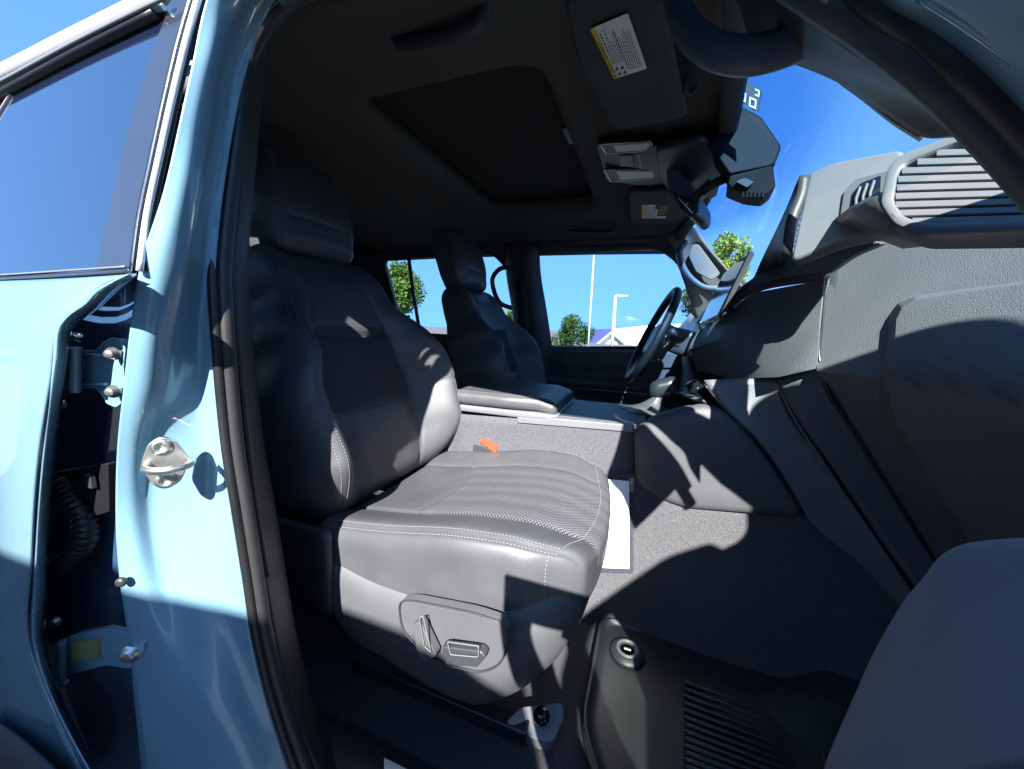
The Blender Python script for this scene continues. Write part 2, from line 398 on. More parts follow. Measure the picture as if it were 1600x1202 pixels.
# grab handle above near door (top centre) and the one above the driver's door
def grab(name, A, B, drop, r, m, parent, pads=True):
    A, B, drop = Vector(A), Vector(B), Vector(drop); d = B-A
    pts = spl([A, A+d*.06+drop*.75, A+d*.2+drop, A+d*.5+drop*1.08, A+d*.8+drop, A+d*.94+drop*.75, B], 6)
    return tube(name, pts, [(r, r*1.5)]*len(pts), m, parent, seg=12)
g = grab('grab_handle', P(608, 42, z=1.755), P(760, -4, z=1.745), (0, .012, -.022), .008, plastic_d, suv)
grab('grab_handle', P(885, 356, y=.63), P(958, 360, y=.63), (0, -.028, -.018), .007, plastic_d, suv)

# ---------------- sun visors
def visor(name, px, z0, z1, thick, parent):
    pts = [P(u, v, z=z) for u, v, z in px]
    return plate(name, rounded(pts, .03), (0, 0, -thick), visorm, parent, bevel=.008, seg=4)
# near visor: flush board tapering to the windscreen
nv = visor('sun_visor', [(878, -30, 1.757), (905, 90, 1.757), (962, 195, 1.757), (1078, 172, 1.738), (1060, 100, 1.738), (1035, -50, 1.738)], 0, 0, .016, suv)
nv['label'] = 'near passenger-side sun visor with the large white and yellow warning label'
fv = visor('sun_visor', [(983, 292, 1.757), (985, 352, 1.757), (1062, 352, 1.738), (1088, 330, 1.738), (1060, 290, 1.738)], 0, 0, .016, suv)
fv['label'] = 'far driver-side sun visor with the small label beyond the mirror'
# visor slot light (raised oval) and hook
o1 = P(970, 192, z=1.766); o2 = P(1035, 180, z=1.762)
tube('visor_light_trim', rounded([o1+Vector((-.0, -.012, 0)), o2+Vector((0, -.012, 0)), o2+Vector((0, .012, 0)), o1+Vector((0, .012, 0))], .012), .0028, plastic_d, hl, closed=True, seg=8)
hk = P(1070, 140, z=1.728)
tube('visor_hook', [hk+Vector((.0, -.01, .02)), hk+Vector((.0, 0, -.004)), hk+Vector((.012, .006, -.008)), hk+Vector((.02, .004, .006))], .004, plastic_d, hl, seg=8)

# label helper: O origin, X along the text, Y up
def dashes(bm, O, X, Y, N, s0, s1, t, h, seed, gap=.012, off=.0006):
    rnd = random.Random(seed); s = s0
    while s < s1:
        e = min(s1, s+rnd.uniform(.02, .07)); vs = [O+X*a+Y*b+N*off for a, b in ((s, t), (e, t), (e, t+h), (s, t+h))]
        bm.faces.new([bm.verts.new(p) for p in vs]); s = e+gap
def text(name, s, O, X, Y, size, m, parent, off=.0012):
    cu = bpy.data.curves.new(name, 'FONT'); cu.body = s; cu.size = size; to = bpy.data.objects.new(name, cu); col.objects.link(to)
    bpy.context.view_layer.update(); me = bpy.data.meshes.new_from_object(to.evaluated_get(bpy.context.evaluated_depsgraph_get())); bpy.data.objects.remove(to)
    N = X.cross(Y).normalized(); X = X.normalized(); Y = (N.cross(X)).normalized()
    M = Matrix(((X.x, Y.x, N.x, O.x+N.x*off), (X.y, Y.y, N.y, O.y+N.y*off), (X.z, Y.z, N.z, O.z+N.z*off), (0, 0, 0, 1))); me.transform(M)
    me.materials.clear(); me.materials.append(m); o = bpy.data.objects.new(name, me); col.objects.link(o); o.parent = parent; return o
ZL = 1.757-.0168
n3 = Vector((0, 0, 1))
def onv(u, v):          # on the near visor underside
    a = P(900, 80, z=1.757); b = P(960, 190, z=1.757); c_ = P(1060, 100, z=1.738); n = (b-a).cross(c_-a).normalized()
    if n.z > 0: n = -n
    return PL(u, v, a-Vector((0, 0, .0175)), n), n
(Olab, nn), (XR, _), (YL, _), (TLp, _) = onv(1011, 107), onv(981, 20), onv(960, 123), onv(922, 42)
X = XR-Olab; Y = YL-Olab; Nn = X.cross(Y).normalized()
if Nn.dot(nn) < 0: Nn = -Nn
bm = bmesh.new(); add_poly(bm, rounded([Olab, Olab+X, Olab+X+Y, Olab+Y], .004, 3), Nn*.0006); wl = link('warning_label', bm, whitep, nv, smooth=False)
bm = bmesh.new(); bm.faces.new([bm.verts.new(Olab+X*a+Y*b+Nn*.001) for a, b in ((0, .875), (1, .875), (1, 1), (0, 1))])
yb = link('label_heading', bm, yellow, nv, smooth=False)
text('label_text', 'WARNING   AVERTISSEMENT', Olab+X*.12+Y*.895, X, Y, Y.length*.105, ink, nv, off=.0016)
bm = bmesh.new()
for i in range(13):
    t = .80-.057*i; h = .020
    if i in (0, 6): h = .034
    dashes(bm, Olab, X, Y, Nn, .30 if i < 6 else (.08 if i > 6 else .12), random.Random(i).uniform(.62, .93), t, h, i, gap=.014, off=.001)
for k, (a, b) in enumerate(((.05, .58), (.05, .74), (.15, .60), (.16, .76))):       # seat and bag pictograms
    add_poly(bm, rounded([Olab+X*(a+dx)+Y*(b+dy)+Nn*.0009 for dx, dy in ((0, 0), (.07, .0), (.07, .035), (.03, .05), (.02, .10), (0, .10))], .001, 2), Nn*.0003)
link('label_print', bm, ink, nv, smooth=False)
# triangle sign
bm = bmesh.new(); bm.faces.new([bm.verts.new(Olab+X*a+Y*b+Nn*.0016) for a, b in ((.03, .90), (.09, .90), (.06, .975))]); link('warning_triangle', bm, ink, nv, smooth=False)
def onf(u, v):
    a = P(983, 292, z=1.757); b = P(985, 352, z=1.757); c_ = P(1062, 352, z=1.738); n = (b-a).cross(c_-a).normalized()
    if n.z > 0: n = -n
    return PL(u, v, a-Vector((0, 0, .0175)), n)
A, B, Cc = onf(1003, 341), onf(1026, 341), onf(1003, 320)
X2 = A-A+(B-A); Y2 = Cc-A; Nf = Vector((0, 0, -1))
for nm, m_, (a0, b0, a1, b1) in (('warning_label', yellow, (0, 0, .30, 1)), ('warning_label', whitep, (.32, 0, 1, 1)), ('warning_label', whitep, (.95, 0, 1.6, .18))):
    bm = bmesh.new(); bm.faces.new([bm.verts.new(A+X2*a+Y2*b+Nf*.001) for a, b in ((a0, b0), (a1, b0), (a1, b1), (a0, b1))]); link(nm, bm, m_, fv, smooth=False)
bm = bmesh.new()
for i in range(4): dashes(bm, A, Y2, X2, Nf, .3, .95, 1.12+.13*i, .05, i+40, gap=.03, off=.0012)
link('label_print', bm, yellow, fv, smooth=False)
bm = bmesh.new()
for i in range(4): dashes(bm, A, Y2, X2, Nf, .1, .9, .40+.14*i, .05, i+50, gap=.03, off=.0018)
link('label_print', bm, ink, fv, smooth=False)

# ---------------- overhead console with two lamps
oc = plate('overhead_console', rounded([P(930, 216, z=1.768), P(1022, 222, z=1.755), P(1100, 205, z=1.745), P(1108, 262, z=1.745), P(1032, 288, z=1.755), P(948, 278, z=1.768)], .02), (0, 0, -.012), plastic_d, suv, bevel=.004)
for (a, b, c_, d) in (((938, 222), (1018, 217), (1020, 232), (948, 237)), ((943, 262), (1026, 262), (1028, 276), (955, 281))):
    q = [P(*p, z=1.752) for p in (a, b, c_, d)]
    fr_ = plate('lamp_bezel', rounded(q, .006), (0, 0, -.006), plastic_d, oc, bevel=.002)
    cc = sum(q, Vector())/4; q2 = [cc+(p-cc)*.72+Vector((.012, 0, 0)) for p in q]
    plate('map_lamp_lens', rounded(q2, .004), (0, 0, -.0075), lens_m, oc, bevel=.001); tube('lamp_trim', rounded([p+Vector((0, 0, -.006)) for p in q], .006), .0012, chrome, oc, closed=True, seg=6)
q = [P(*p, z=1.750) for p in ((968, 240), (990, 240), (990, 257), (968, 257))]; plate('sunroof_switch', rounded(q, .006), (0, 0, -.006), plastic_g, oc, bevel=.002)
q = [P(*p, z=1.750) for p in ((996, 238), (1000, 238), (1004, 260), (1000, 260))]; plate('sos_switch', rounded(q, .002), (0, 0, -.005), silver_t, oc, bevel=.001)
# camera housing under the windscreen header
plate('sensor_cover', rounded([P(1025, 222, z=1.742), P(1100, 205, z=1.73), P(1135, 250, z=1.72), P(1120, 300, z=1.72), P(1050, 300, z=1.735), P(1030, 262, z=1.742)], .02), (0, 0, -.02), plastic_d, oc, bevel=.008)

# ---------------- windscreen camera / mirror cover (large faceted housing)
Yc = -.10
mc = bmesh.new()
front = [P(1158, 165, y=Yc+.02), P(1190, 182, y=Yc), P(1222, 228, y=Yc-.01), P(1210, 258, y=Yc-.02), P(1140, 272, y=Yc-.05), P(1110, 228, y=Yc-.02), P(1128, 196, y=Yc)]
hou = plate('windscreen_camera_housing', rounded(front, .01), (.02, .12, .01), housing, suv, bevel=.006)
hou['label'] = 'faceted dark housing behind the windscreen near the header'
low = [P(1140, 274, y=Yc-.045), P(1208, 257, y=Yc-.018), P(1213, 292, y=Yc-.01), P(1196, 306, y=Yc-.02), P(1168, 303, y=Yc-.03), P(1135, 290, y=Yc-.03)]
plate('lower_cover', rounded(low, .008), (.015, .10, .005), housing, hou, bevel=.005)
bm = bmesh.new()
for k in range(6): add_poly(bm, [P(1160+k*6.2, 300-k*.2, y=Yc-.034), P(1163+k*6.2, 300, y=Yc-.034), P(1163+k*6.2, 307, y=Yc-.03), P(1160+k*6.2, 307, y=Yc-.03)], (0, .006, 0))
link('vent_slot', bm, plastic_d, hou, smooth=False)
q = [P(1150, 284, y=Yc-.046), P(1163, 278, y=Yc-.043), P(1178, 284, y=Yc-.040), P(1168, 293, y=Yc-.040)]
plate('button', rounded(q, .003), (0, .01, 0), plastic_d, hou, bevel=.001)
q = [P(1108, 230, y=Yc-.024), P(1130, 199, y=Yc-.006), P(1134, 214, y=Yc-.008), P(1130, 246, y=Yc-.03)]
plate('side_panel', rounded(q, .004), (0, .01, 0), housing, hou, bevel=.0015)
tube('mirror_arm', [P(1150, 272, y=-.07), P(1120, 285, y=-.06), P(1098, 300, y=-.04)], .011, plastic_d, hou, seg=10)
# rear-view mirror
mir = plate('rear_view_mirror', rounded([P(1040, 262, y=.02), P(1062, 264, y=.0), P(1092, 312, y=-.01), P(1091, 335, y=-.01), P(1078, 342, y=.0), P(1044, 300, y=.02)], .012), (.045, .10, -.01), plastic_b, suv, bevel=.008, seg=4)
mir['label'] = 'dark rear-view mirror seen from its side beside the overhead lamps'
q = [P(1052, 300, y=.008), P(1084, 320, y=-.014), P(1088, 334, y=-.014), P(1080, 340, y=-.008), P(1062, 325, y=.0)]
plate('mirror_base', rounded(q, .004), (.03, .05, -.01), plastic_d, mir, bevel=.002)
bm = bmesh.new(); add_tube(bm, [P(1060, 309, y=-.012), P(1082, 333, y=-.020)], .0012, 6); add_tube(bm, [P(1070, 322, y=-.016), P(1075, 317, y=-.018)], .001, 6); link('mirror_button_row', bm, whitep, mir)
q = [P(1078, 305, y=-.02), P(1108, 278, y=-.03), P(1112, 286, y=-.03), P(1092, 312, y=-.02), P(1086, 314, y=-.02)]
plate('mirror_bracket', q, (.01, .03, 0), plastic_d, mir, bevel=.002)

# ---------------- windscreen
HDR = [(.105, .70, 1.675), (.16, .35, 1.725), (.155, 0, 1.74), (.115, -.35, 1.725), (.055, -.70, 1.675)]
CWL = [(.80, .74, 1.30), (.93, .37, 1.31), (.97, 0, 1.31), (.93, -.37, 1.31), (.80, -.74, 1.30)]
ws = patch('windscreen', [[Vector(a).lerp(Vector(b), t)+Vector((0.0, 0, .025*math.sin(math.pi*t))) for a, b in zip(HDR, CWL)] for t in (0, .33, .66, 1)], g_wind, suv, 5, 5, solid=.0)
tube('windscreen_header_trim', spl([Vector(p)+Vector((-.008, 0, .012)) for p in HDR], 6), (.016, .022), headl, suv, seg=10)
# sticker in the windscreen
q = [P(1156, 120, y=-.20), P(1189, 140, y=-.21), P(1184, 176, y=-.21), P(1154, 158, y=-.20)]
stk = plate('windscreen_sticker', q, (.002, .002, 0), ink, suv, bevel=0, smooth=False)
bm = bmesh.new()
for (u0, v0, u1, v1) in ((1156, 141, 1166, 160), (1171, 151, 1182, 171), (1177, 137, 1187, 152)):
    for fr in (0,):
        a = [P(u0, v0, y=-.206), P(u1, v0+5, y=-.211), P(u1-1, v1, y=-.211), P(u0-1, v1-5, y=-.206)]
        cc = sum(a, Vector())/4
        ring = [(p-cc)*.62+cc for p in a]
        vs = [bm.verts.new(p) for p in a]; wv = [bm.verts.new(p) for p in ring]
        for i in range(4): bm.faces.new((vs[i], vs[(i+1) % 4], wv[(i+1) % 4], wv[i]))
link('sticker_print', bm, whitep, stk, smooth=False)

# ---------------- near A-pillar: trim, frame rubber, body
def rowsP(L): return [[P(u, v, y=y) if True else 0 for u, v, y in r] for r in L]
apt = patch('a_pillar_trim', rowsP([
    [(1120, -80, -.60), (1180, -80, -.66), (1250, -60, -.72)],
    [(1165, 20, -.60), (1200, -20, -.68), (1270, 5, -.735)],
    [(1185, 75, -.60), (1260, 60, -.68), (1330, 60, -.735)],
    [(1242, 92, -.62), (1310, 90, -.69), (1400, 105, -.735)],
    [(1315, 122, -.63), (1380, 125, -.69), (1480, 165, -.735)],
    [(1382, 166, -.64), (1430, 150, -.69), (1510, 190, -.735)],
    [(1452, 209, -.65), (1500, 188, -.69), (1575, 235, -.735)],
    [(1522, 206, -.69), (1570, 225, -.72), (1640, 290, -.745)],
    [(1600, 268, -.70), (1660, 300, -.73), (1720, 360, -.75)]]), plastic_d, suv, 5, 5)
apt['label'] = 'dark trim of the near A-pillar with the grab handle'
pts = spl([P(1052, -60, y=-.60), P(1056, 0, y=-.61), P(1066, 32, y=-.615), P(1094, 66, y=-.625), P(1128, 84, y=-.64), P(1172, 88, y=-.65), P(1215, 78, y=-.655), P(1262, 60, y=-.66)], 7)
tube('grab_handle', pts, [(.0145, .0185)]*len(pts), plastic_b, apt, seg=16)
ft = patch('windscreen_pillar_edge', rowsP([[(1312, 122, -.62), (1318, 128, -.60)], [(1345, 142, -.62), (1348, 150, -.60)], [(1400, 183, -.63), (1402, 192, -.61)], [(1440, 208, -.635), (1442, 217, -.615)]]), plastic_d, apt, 3, 4, solid=.003)
wsP = spl([P(1230, -120, y=-.765), P(1300, -55, y=-.77), P(1372, 0, y=-.775), P(1440, 48, y=-.775), P(1520, 112, y=-.78), P(1600, 190, y=-.78), P(1700, 300, y=-.785), P(1790, 420, y=-.785)], 6)
tube('door_seal', wsP, [(.011, .012)]*len(wsP), rubber, suv, seg=14)
wsQ = spl([P(1140, -120, y=-.75), P(1215, -50, y=-.755), P(1290, 0, y=-.76), P(1360, 45, y=-.76), P(1440, 105, y=-.765), P(1520, 175, y=-.765), P(1600, 258, y=-.765), P(1690, 360, y=-.77)], 6)
tube('inner_seal_lip', wsQ, [(.012, .015)]*len(wsQ), plastic_d, suv, seg=12)
# painted body outside the near A-pillar
patch('a_pillar_panel', rowsP([
    [(1330, -80, -.78), (1400, -120, -.84), (1480, -180, -.90)],
    [(1385, -6, -.785), (1470, -50, -.84), (1570, -90, -.90)],
    [(1460, 40, -.785), (1550, 10, -.84), (1660, -30, -.90)],
    [(1540, 100, -.79), (1640, 80, -.845), (1750, 40, -.905)],
    [(1610, 170, -.79), (1710, 160, -.85), (1840, 150, -.91)],
    [(1720, 290, -.795), (1800, 290, -.85), (1900, 300, -.91)]]), paint_in, suv, 5, 5, solid=.003)
lpatch('a_pillar_shade_plate', [[Vector((.19, -.80, 1.53)), Vector((.19, -.79, 1.60))], [Vector((.33, -.80, 1.40)), Vector((.33, -.79, 1.52))], [Vector((.45, -.81, 1.33)), Vector((.45, -.80, 1.49))], [Vector((.80, -.84, 1.15)), Vector((.80, -.82, 1.32))]], paint, suv, solid=.01)  # added plate, hidden from view, that casts shade on the glovebox and knee panel
tube('body_crease', spl([P(1440, -10, y=-.815), P(1520, 40, y=-.818), P(1600, 98, y=-.82), P(1700, 180, y=-.825)], 6), (.003, .005), paint_in, suv, seg=8)

# ---------------- far side wall: driver's door, pillars, rear door
FW0 = (0, .80, 1.19); FN = (0, 1, .167)
def W(u, v, d=0):
    p = PL(u, v, FW0, FN); return p+Vector((0, d, 0))
def XZ(x, z, d=0): return Vector((x, .80-(z-1.19)*.167+d, z))
def ringplate(name, outer, inner, ext, m, parent, n=96, bevel=.004, **k):
    o = resample(outer, n); i = resample(inner, n)
    # align starts by direction from the centre
    c = sum(i, Vector())/n
    def ang(p): return math.atan2(p.z-c.z, p.x-c.x)
    def order(L):
        s = sum((L[(q+1) % n].x-L[q].x)*(L[(q+1) % n].z+L[q].z) for q in range(n))
        if s > 0: L = L[::-1]
        return L
    o = order(o); i = order(i)
    i0 = min(range(n), key=lambda q: abs(ang(i[q])-0.0)); i = i[i0:]+i[:i0]
    # outer points by ray through inner ones
    oo = []
    for p in i:
        a = ang(p); best = None; d = Vector((math.cos(a), 0, math.sin(a)))
        for q in range(n):
            A, B = o[q]-c, o[(q+1) % n]-c; e = B-A; den = d.x*e.z-d.z*e.x
            if abs(den) < 1e-9: continue
            t = (A.x*e.z-A.z*e.x)/den; s = (A.x*d.z-A.z*d.x)/den
            if t > 0 and -1e-6 <= s <= 1+1e-6 and (best is None or t > best[0]): best = (t, A+e*s+c)
        oo.append(best[1] if best else p)
    bm = bmesh.new(); ext = Vector(ext)
    grid(bm, [[p for p in i], [p for p in oo], [p+ext for p in oo], [p+ext for p in i], [p for p in i]], closed=True)
    bmesh.ops.remove_doubles(bm, verts=bm.verts, dist=1e-5)
    return link(name, bm, m, parent, bevel=bevel, **k)
drv_open = rounded([W(838, 392), W(852, 384), W(1025, 384), W(1060, 410), W(1092, 500), W(1100, 543), W(860, 543), W(850, 480)], .03)
far_frame_outer = [XZ(-.66, 1.10), XZ(-.66, 1.72), XZ(.02, 1.72), XZ(.20, 1.64), XZ(.62, 1.36), XZ(.78, 1.24), XZ(.78, 1.10)]
drv = ringplate('driver_door', far_frame_outer, drv_open, (0, .035, 0), plastic_d, suv)
drv['label'] = "driver's door seen from inside with dark trim and blue sky in its window"
op2 = resample(drv_open, 80)
tube('window_seal', [p+Vector((0, .004, 0)) for p in op2], .006, rubber, drv, closed=True, seg=8)
bm = bmesh.new(); bm.faces.new([bm.verts.new(p+Vector((0, .028, 0))) for p in op2]); link('window_pane', bm, g_clear, drv, smooth=False)
# bright strip: the outer door mirror sail / quarter light split
# door inner panel under the belt
dpan = [[XZ(x, 1.192, -.012), XZ(x, 1.175, -.03), Vector((x, .765, 1.16)), Vector((x, .768, 1.06)), Vector((x, .765, 1.045)), Vector((x, .725, 1.03)), Vector((x, .715, 1.01)), Vector((x, .722, .99)), Vector((x, .765, .97)), Vector((x, .77, .80)), Vector((x, .74, .74)), Vector((x, .75, .5))] for x in (-.60, -.35, -.1, .2, .5, .78)]
lpatch('door_panel', dpan, smooth_leather, drv, bevel=.008)
plate('door_panel_inset', rounded([P(873, 549, y=.76), P(980, 549, y=.76), P(1078, 552, y=.76), P(1070, 575, y=.76), P(880, 575, y=.76)], .02), (0, -.008, 0), leather, drv, bevel=.006)
tube('armrest_line', [Vector((-.55, .705, .985)), Vector((.3, .705, .985))], .004, silver_t, drv)
# driver side A-pillar trim with grab handle
apf = patch('a_pillar_trim', [
    [P(1040, 372, y=.665), P(1062, 352, y=.63), P(1085, 350, y=.60)],
    [P(1058, 400, y=.685), P(1080, 380, y=.65), P(1105, 382, y=.615)],
    [P(1080, 428, y=.70), P(1108, 410, y=.665), P(1128, 410, y=.63)],
    [P(1108, 450, y=.715), P(1135, 440, y=.68), P(1160, 446, y=.65)],
    [P(1140, 480, y=.72), P(1165, 475, y=.69), P(1195, 490, y=.66)]], plastic_g, suv, 5, 5)
apf['label'] = 'grey far A-pillar trim beyond the steering wheel'
pts = spl([P(1072, 378, y=.61), P(1062, 392, y=.60), P(1066, 415, y=.60), P(1082, 438, y=.60), P(1102, 450, y=.60), P(1122, 450, y=.61), P(1140, 440, y=.62)], 7)
tube('grab_handle', pts, [(.012, .016)]*len(pts), plastic_b, apf, seg=12)
plate('handle_recess', rounded([P(1082, 382, y=.62), P(1092, 382, y=.615), P(1126, 428, y=.615), P(1112, 438, y=.625), P(1088, 425, y=.625), P(1076, 400, y=.625)], .012), (0, .01, 0), plastic_g, apf, bevel=.002)
# B-pillar far
bpf = patch('b_pillar_trim', [
    [P(790, 372, y=.70), P(805, 375, y=.665), P(825, 378, y=.665), P(842, 382, y=.70)],
    [P(792, 430, y=.72), P(806, 430, y=.685), P(828, 430, y=.685), P(845, 430, y=.72)],
    [P(800, 480, y=.73), P(812, 480, y=.695), P(838, 480, y=.695), P(853, 480, y=.73)],
    [P(806, 545, y=.75), P(818, 545, y=.71), P(848, 545, y=.71), P(862, 545, y=.75)],
    [P(815, 640, y=.77), P(822, 640, y=.73), P(850, 640, y=.73), P(864, 640, y=.77)]], plastic_d, suv, 4, 5)
bpf['label'] = "far B-pillar trim beside the driver's headrest, with belt and grab handle"
tube('grab_handle', spl([P(800, 418, y=.68), P(782, 420, y=.655), P(770, 434, y=.65), P(772, 455, y=.65), P(782, 474, y=.655), P(800, 482, y=.68)], 6), (.012, .014), plastic_d, bpf, seg=10)
belt = [[P(808, 428, y=.665), P(822, 430, y=.665)], [P(812, 500, y=.68), P(826, 500, y=.68)], [P(822, 600, y=.66), P(836, 600, y=.66)]]
lpatch('seat_belt', belt, mat('belt_web', (.04, .04, .042), .8, bump=('noise', 900, .4, .001)), bpf, solid=.0015)
plate('belt_anchor', rounded([P(808, 422, y=.66), P(824, 424, y=.66), P(824, 440, y=.66), P(808, 438, y=.66)], .006), (0, -.01, 0), plastic_d, bpf)
# far rear door
rr_open = rounded([W(598, 407), W(640, 402), W(770, 396), W(792, 420), W(806, 500), W(812, 530), W(628, 520)], .02)
rdr = ringplate('rear_door', [XZ(-1.75, 1.08), XZ(-1.75, 1.72), XZ(-.60, 1.72), XZ(-.60, 1.08)], rr_open, (0, .035, 0), plastic_d, suv)
rdr['label'] = 'far rear door with a window split by a slim dark bar'
op3 = resample(rr_open, 60); bm = bmesh.new(); bm.faces.new([bm.verts.new(p+Vector((0, .028, 0))) for p in op3]); link('window_pane', bm, g_clear, rdr, smooth=False)
tube('window_divider', [W(638, 398), W(646, 460), W(657, 525)], .011, plastic_d, rdr, seg=8)
tube('window_seal', [p+Vector((0, .004, 0)) for p in op3], .006, rubber, rdr, closed=True, seg=8)
lpatch('door_panel', [[XZ(x, 1.17, -.01), Vector((x, .77, 1.14)), Vector((x, .75, 1.0)), Vector((x, .77, .95)), Vector((x, .78, .5))] for x in (-1.75, -1.2, -.60)], smooth_leather, rdr, bevel=.008)
# far quarter panel, closing the cargo area
lpatch('quarter_trim', [[XZ(x, 1.74, 0), XZ(x, 1.2, 0), Vector((x, .80, .45))] for x in (-2.88, -1.74)], plastic_d, suv, solid=.02)
lpatch('quarter_trim', [[Vector((x, -.74, 1.75)), Vector((x, -.84, 1.25)), Vector((x, -.84, .45))] for x in (-2.88, -1.50)], plastic_d, suv, solid=.02)
# hanging hook and little far features: coat hook light
lathe('ceiling_reading_lamp', P(596, 388, y=.66), (0, -1, -.3), [(.0, 0), (.006, .0), (.005, .004), (0, .005)], whitep, hl, seg=10)

# ---------------- carpet, tunnel, sill
bm = bmesh.new()
NX, NY = 60, 36
def floorz(x, y):
    z = .485+.12*sm(.42, .80, x)*.9+.02*sm(.3, .5, x)
    z += .04*sm(-.62, -.75, y)+.012*noise.noise(Vector((x*3, y*3, 0)))
    return z
grid(bm, [[Vector((-1.7+2.55*i/NX, -.80+1.60*j/NY, floorz(-1.7+2.55*i/NX, -.80+1.60*j/NY))) for j in range(NY+1)] for i in range(NX+1)])
flo = link('floor_carpet', bm, carpet, suv, solid=.0)
tun = patch('tunnel_carpet', [
    [P(880, 770, y=-.17)+Vector((-.35, 0, 0)), P(960, 900, y=-.18)+Vector((-.35, 0, 0)), Vector((-.45, -.20, .52)), Vector((-.45, -.215, .47))],
    [P(940, 742, y=-.172), P(935, 860, y=-.182), Vector((-.09, -.205, .52)), Vector((-.09, -.22, .47))],
    [P(992, 742, y=-.172), P(990, 860, y=-.182), P(985, 960, y=-.205), Vector((.02, -.225, .47))],
    [P(1072, 780, y=-.176), P(1066, 880, y=-.186), P(1062, 968, y=-.21), Vector((.12, -.235, .47))],
    [P(1165, 790, y=-.18), P(1160, 900, y=-.19), P(1150, 985, y=-.215), Vector((.26, -.245, .47))],
    [P(1262, 800, y=-.185), P(1270, 900, y=-.195), P(1262, 1010, y=-.21), Vector((.42, -.26, .47))],
    [P(1345, 870, y=-.19), P(1345, 940, y=-.20), P(1340, 1010, y=-.215), Vector((.58, -.27, .49))],
    [P(1425, 950, y=-.195), P(1425, 985, y=-.20), P(1425, 1015, y=-.21), Vector((.72, -.27, .54))]], carpet_lit, suv, 6, 6, solid=.006)
tun['label'] = 'dark carpet on the side of the transmission tunnel, its left part sunlit'
# front bulkhead carpet behind the dash
patch('toe_board_carpet', [[Vector((.62, y, .47)), Vector((.72, y, .62)), Vector((.86, y, .85)), Vector((.9, y, 1.15))] for y in (-.82, -.4, -.18)], carpet, suv, 5, 3)
# rocker sill with painted outer face and scuff plate
patch('door_sill', [[Vector((x, -.70, .50)), Vector((x, -.73, .545)), Vector((x, -.78, .548)), Vector((x, -.82, .53)), Vector((x, -.85, .50)), Vector((x, -.90, .47)), Vector((x, -.93, .40))] for x in (-.62, -.3, 0, .4, .75)], paint_in, suv, 3, 2)
patch('scuff_plate', [[Vector((x, -.665, .500)), Vector((x, -.70, .540)), Vector((x, -.735, .556)), Vector((x, -.775, .556))] for x in (-.60, -.3, 0, .4, .72)], plastic_d, suv, 4, 2)
plate('scuff_badge', [P(600, 1185, z=.566), P(640, 1205, z=.566), P(650, 1240, z=.566), P(600, 1210, z=.566)], (0, 0, .002), silver, suv, bevel=.0005)
patch('kick_panel', [[Vector((.60, -.79, z)), Vector((.70, -.77, z)), Vector((.85, -.74, z))] for z in (.5, .8, 1.1, 1.3)], plastic_d, suv, 3, 2)

# ---------------- centre console
con = patch('console_side', [
    [P(700, 646, y=-.163), P(700, 700, y=-.163), P(700, 745, y=-.163), P(700, 800, y=-.163)],
    [P(800, 654, y=-.163), P(800, 700, y=-.163), P(800, 745, y=-.163), P(800, 800, y=-.163)],
    [P(900, 662, y=-.163), P(900, 700, y=-.163), P(900, 742, y=-.163), P(900, 800, y=-.163)],
    [P(990, 668, y=-.163), P(990, 700, y=-.163), P(990, 745, y=-.163), P(990, 760, y=-.168)]], carpet_c, suv, 4, 3, solid=.004)
con['label'] = 'felt-covered grey side of the centre console beside the passenger seat'
plate('console_top_trim', [P(808, 652, y=-.168), P(856, 656, y=-.168), P(868, 654, y=-.168), P(990, 665, y=-.168), P(990, 676, y=-.168), P(808, 661, y=-.168)], (0, .03, 0), plastic_g, con, bevel=.0025)
plate('console_core', [Vector((-.60, -.155, .55)), Vector((-.60, -.155, 1.0)), Vector((.02, -.155, 1.02)), Vector((.4, -.155, 1.05)), Vector((.4, -.155, .55))], (0, .31, 0), plastic_d, con, bevel=.01)
def armf(p, q):
    x = p.x; y = p.y; z = p.z
    nx = -.385+x; ny = .0+y*(1-.10*sm(.0, .16, x)); nz = 1.062+z+.006*math.cos(y*9)
    nz -= .012*sm(.10, .16, x)
    return Vector((nx, ny, nz))
arm = rbox('console_armrest', leather, (.165, .155, .021), .019, (40, 30, 10), armf, suv)
arm['label'] = 'padded console armrest lid, its near edge sunlit'
rbox('armrest_base', plastic_g, (.17, .150, .011), .006, (10, 8, 4), lambda p, q: Vector((-.385+p.x, p.y, 1.030+p.z)), arm)
bm = bmesh.new()
for off in (0, .006):
    add_stitch(bm, [Vector((-.54+.31*i/20, -.138+off, 1.0845)) for i in range(20)]+[Vector((-.54+.31*19/20+.014*math.sin(a), -.138+off+.03*(1-math.cos(a)), 1.082)) for a in (0, .4, .8, 1.2, 1.57)], r=.0006)
link('stitching', bm, thread, arm)
plate('tunnel_core', [Vector((.30, -.10, .55)), Vector((.30, -.10, 1.22)), Vector((.60, -.10, 1.30)), Vector((.94, -.10, 1.25)), Vector((.94, -.10, .55))], (0, .22, 0), plastic_d, con, bevel=.01)
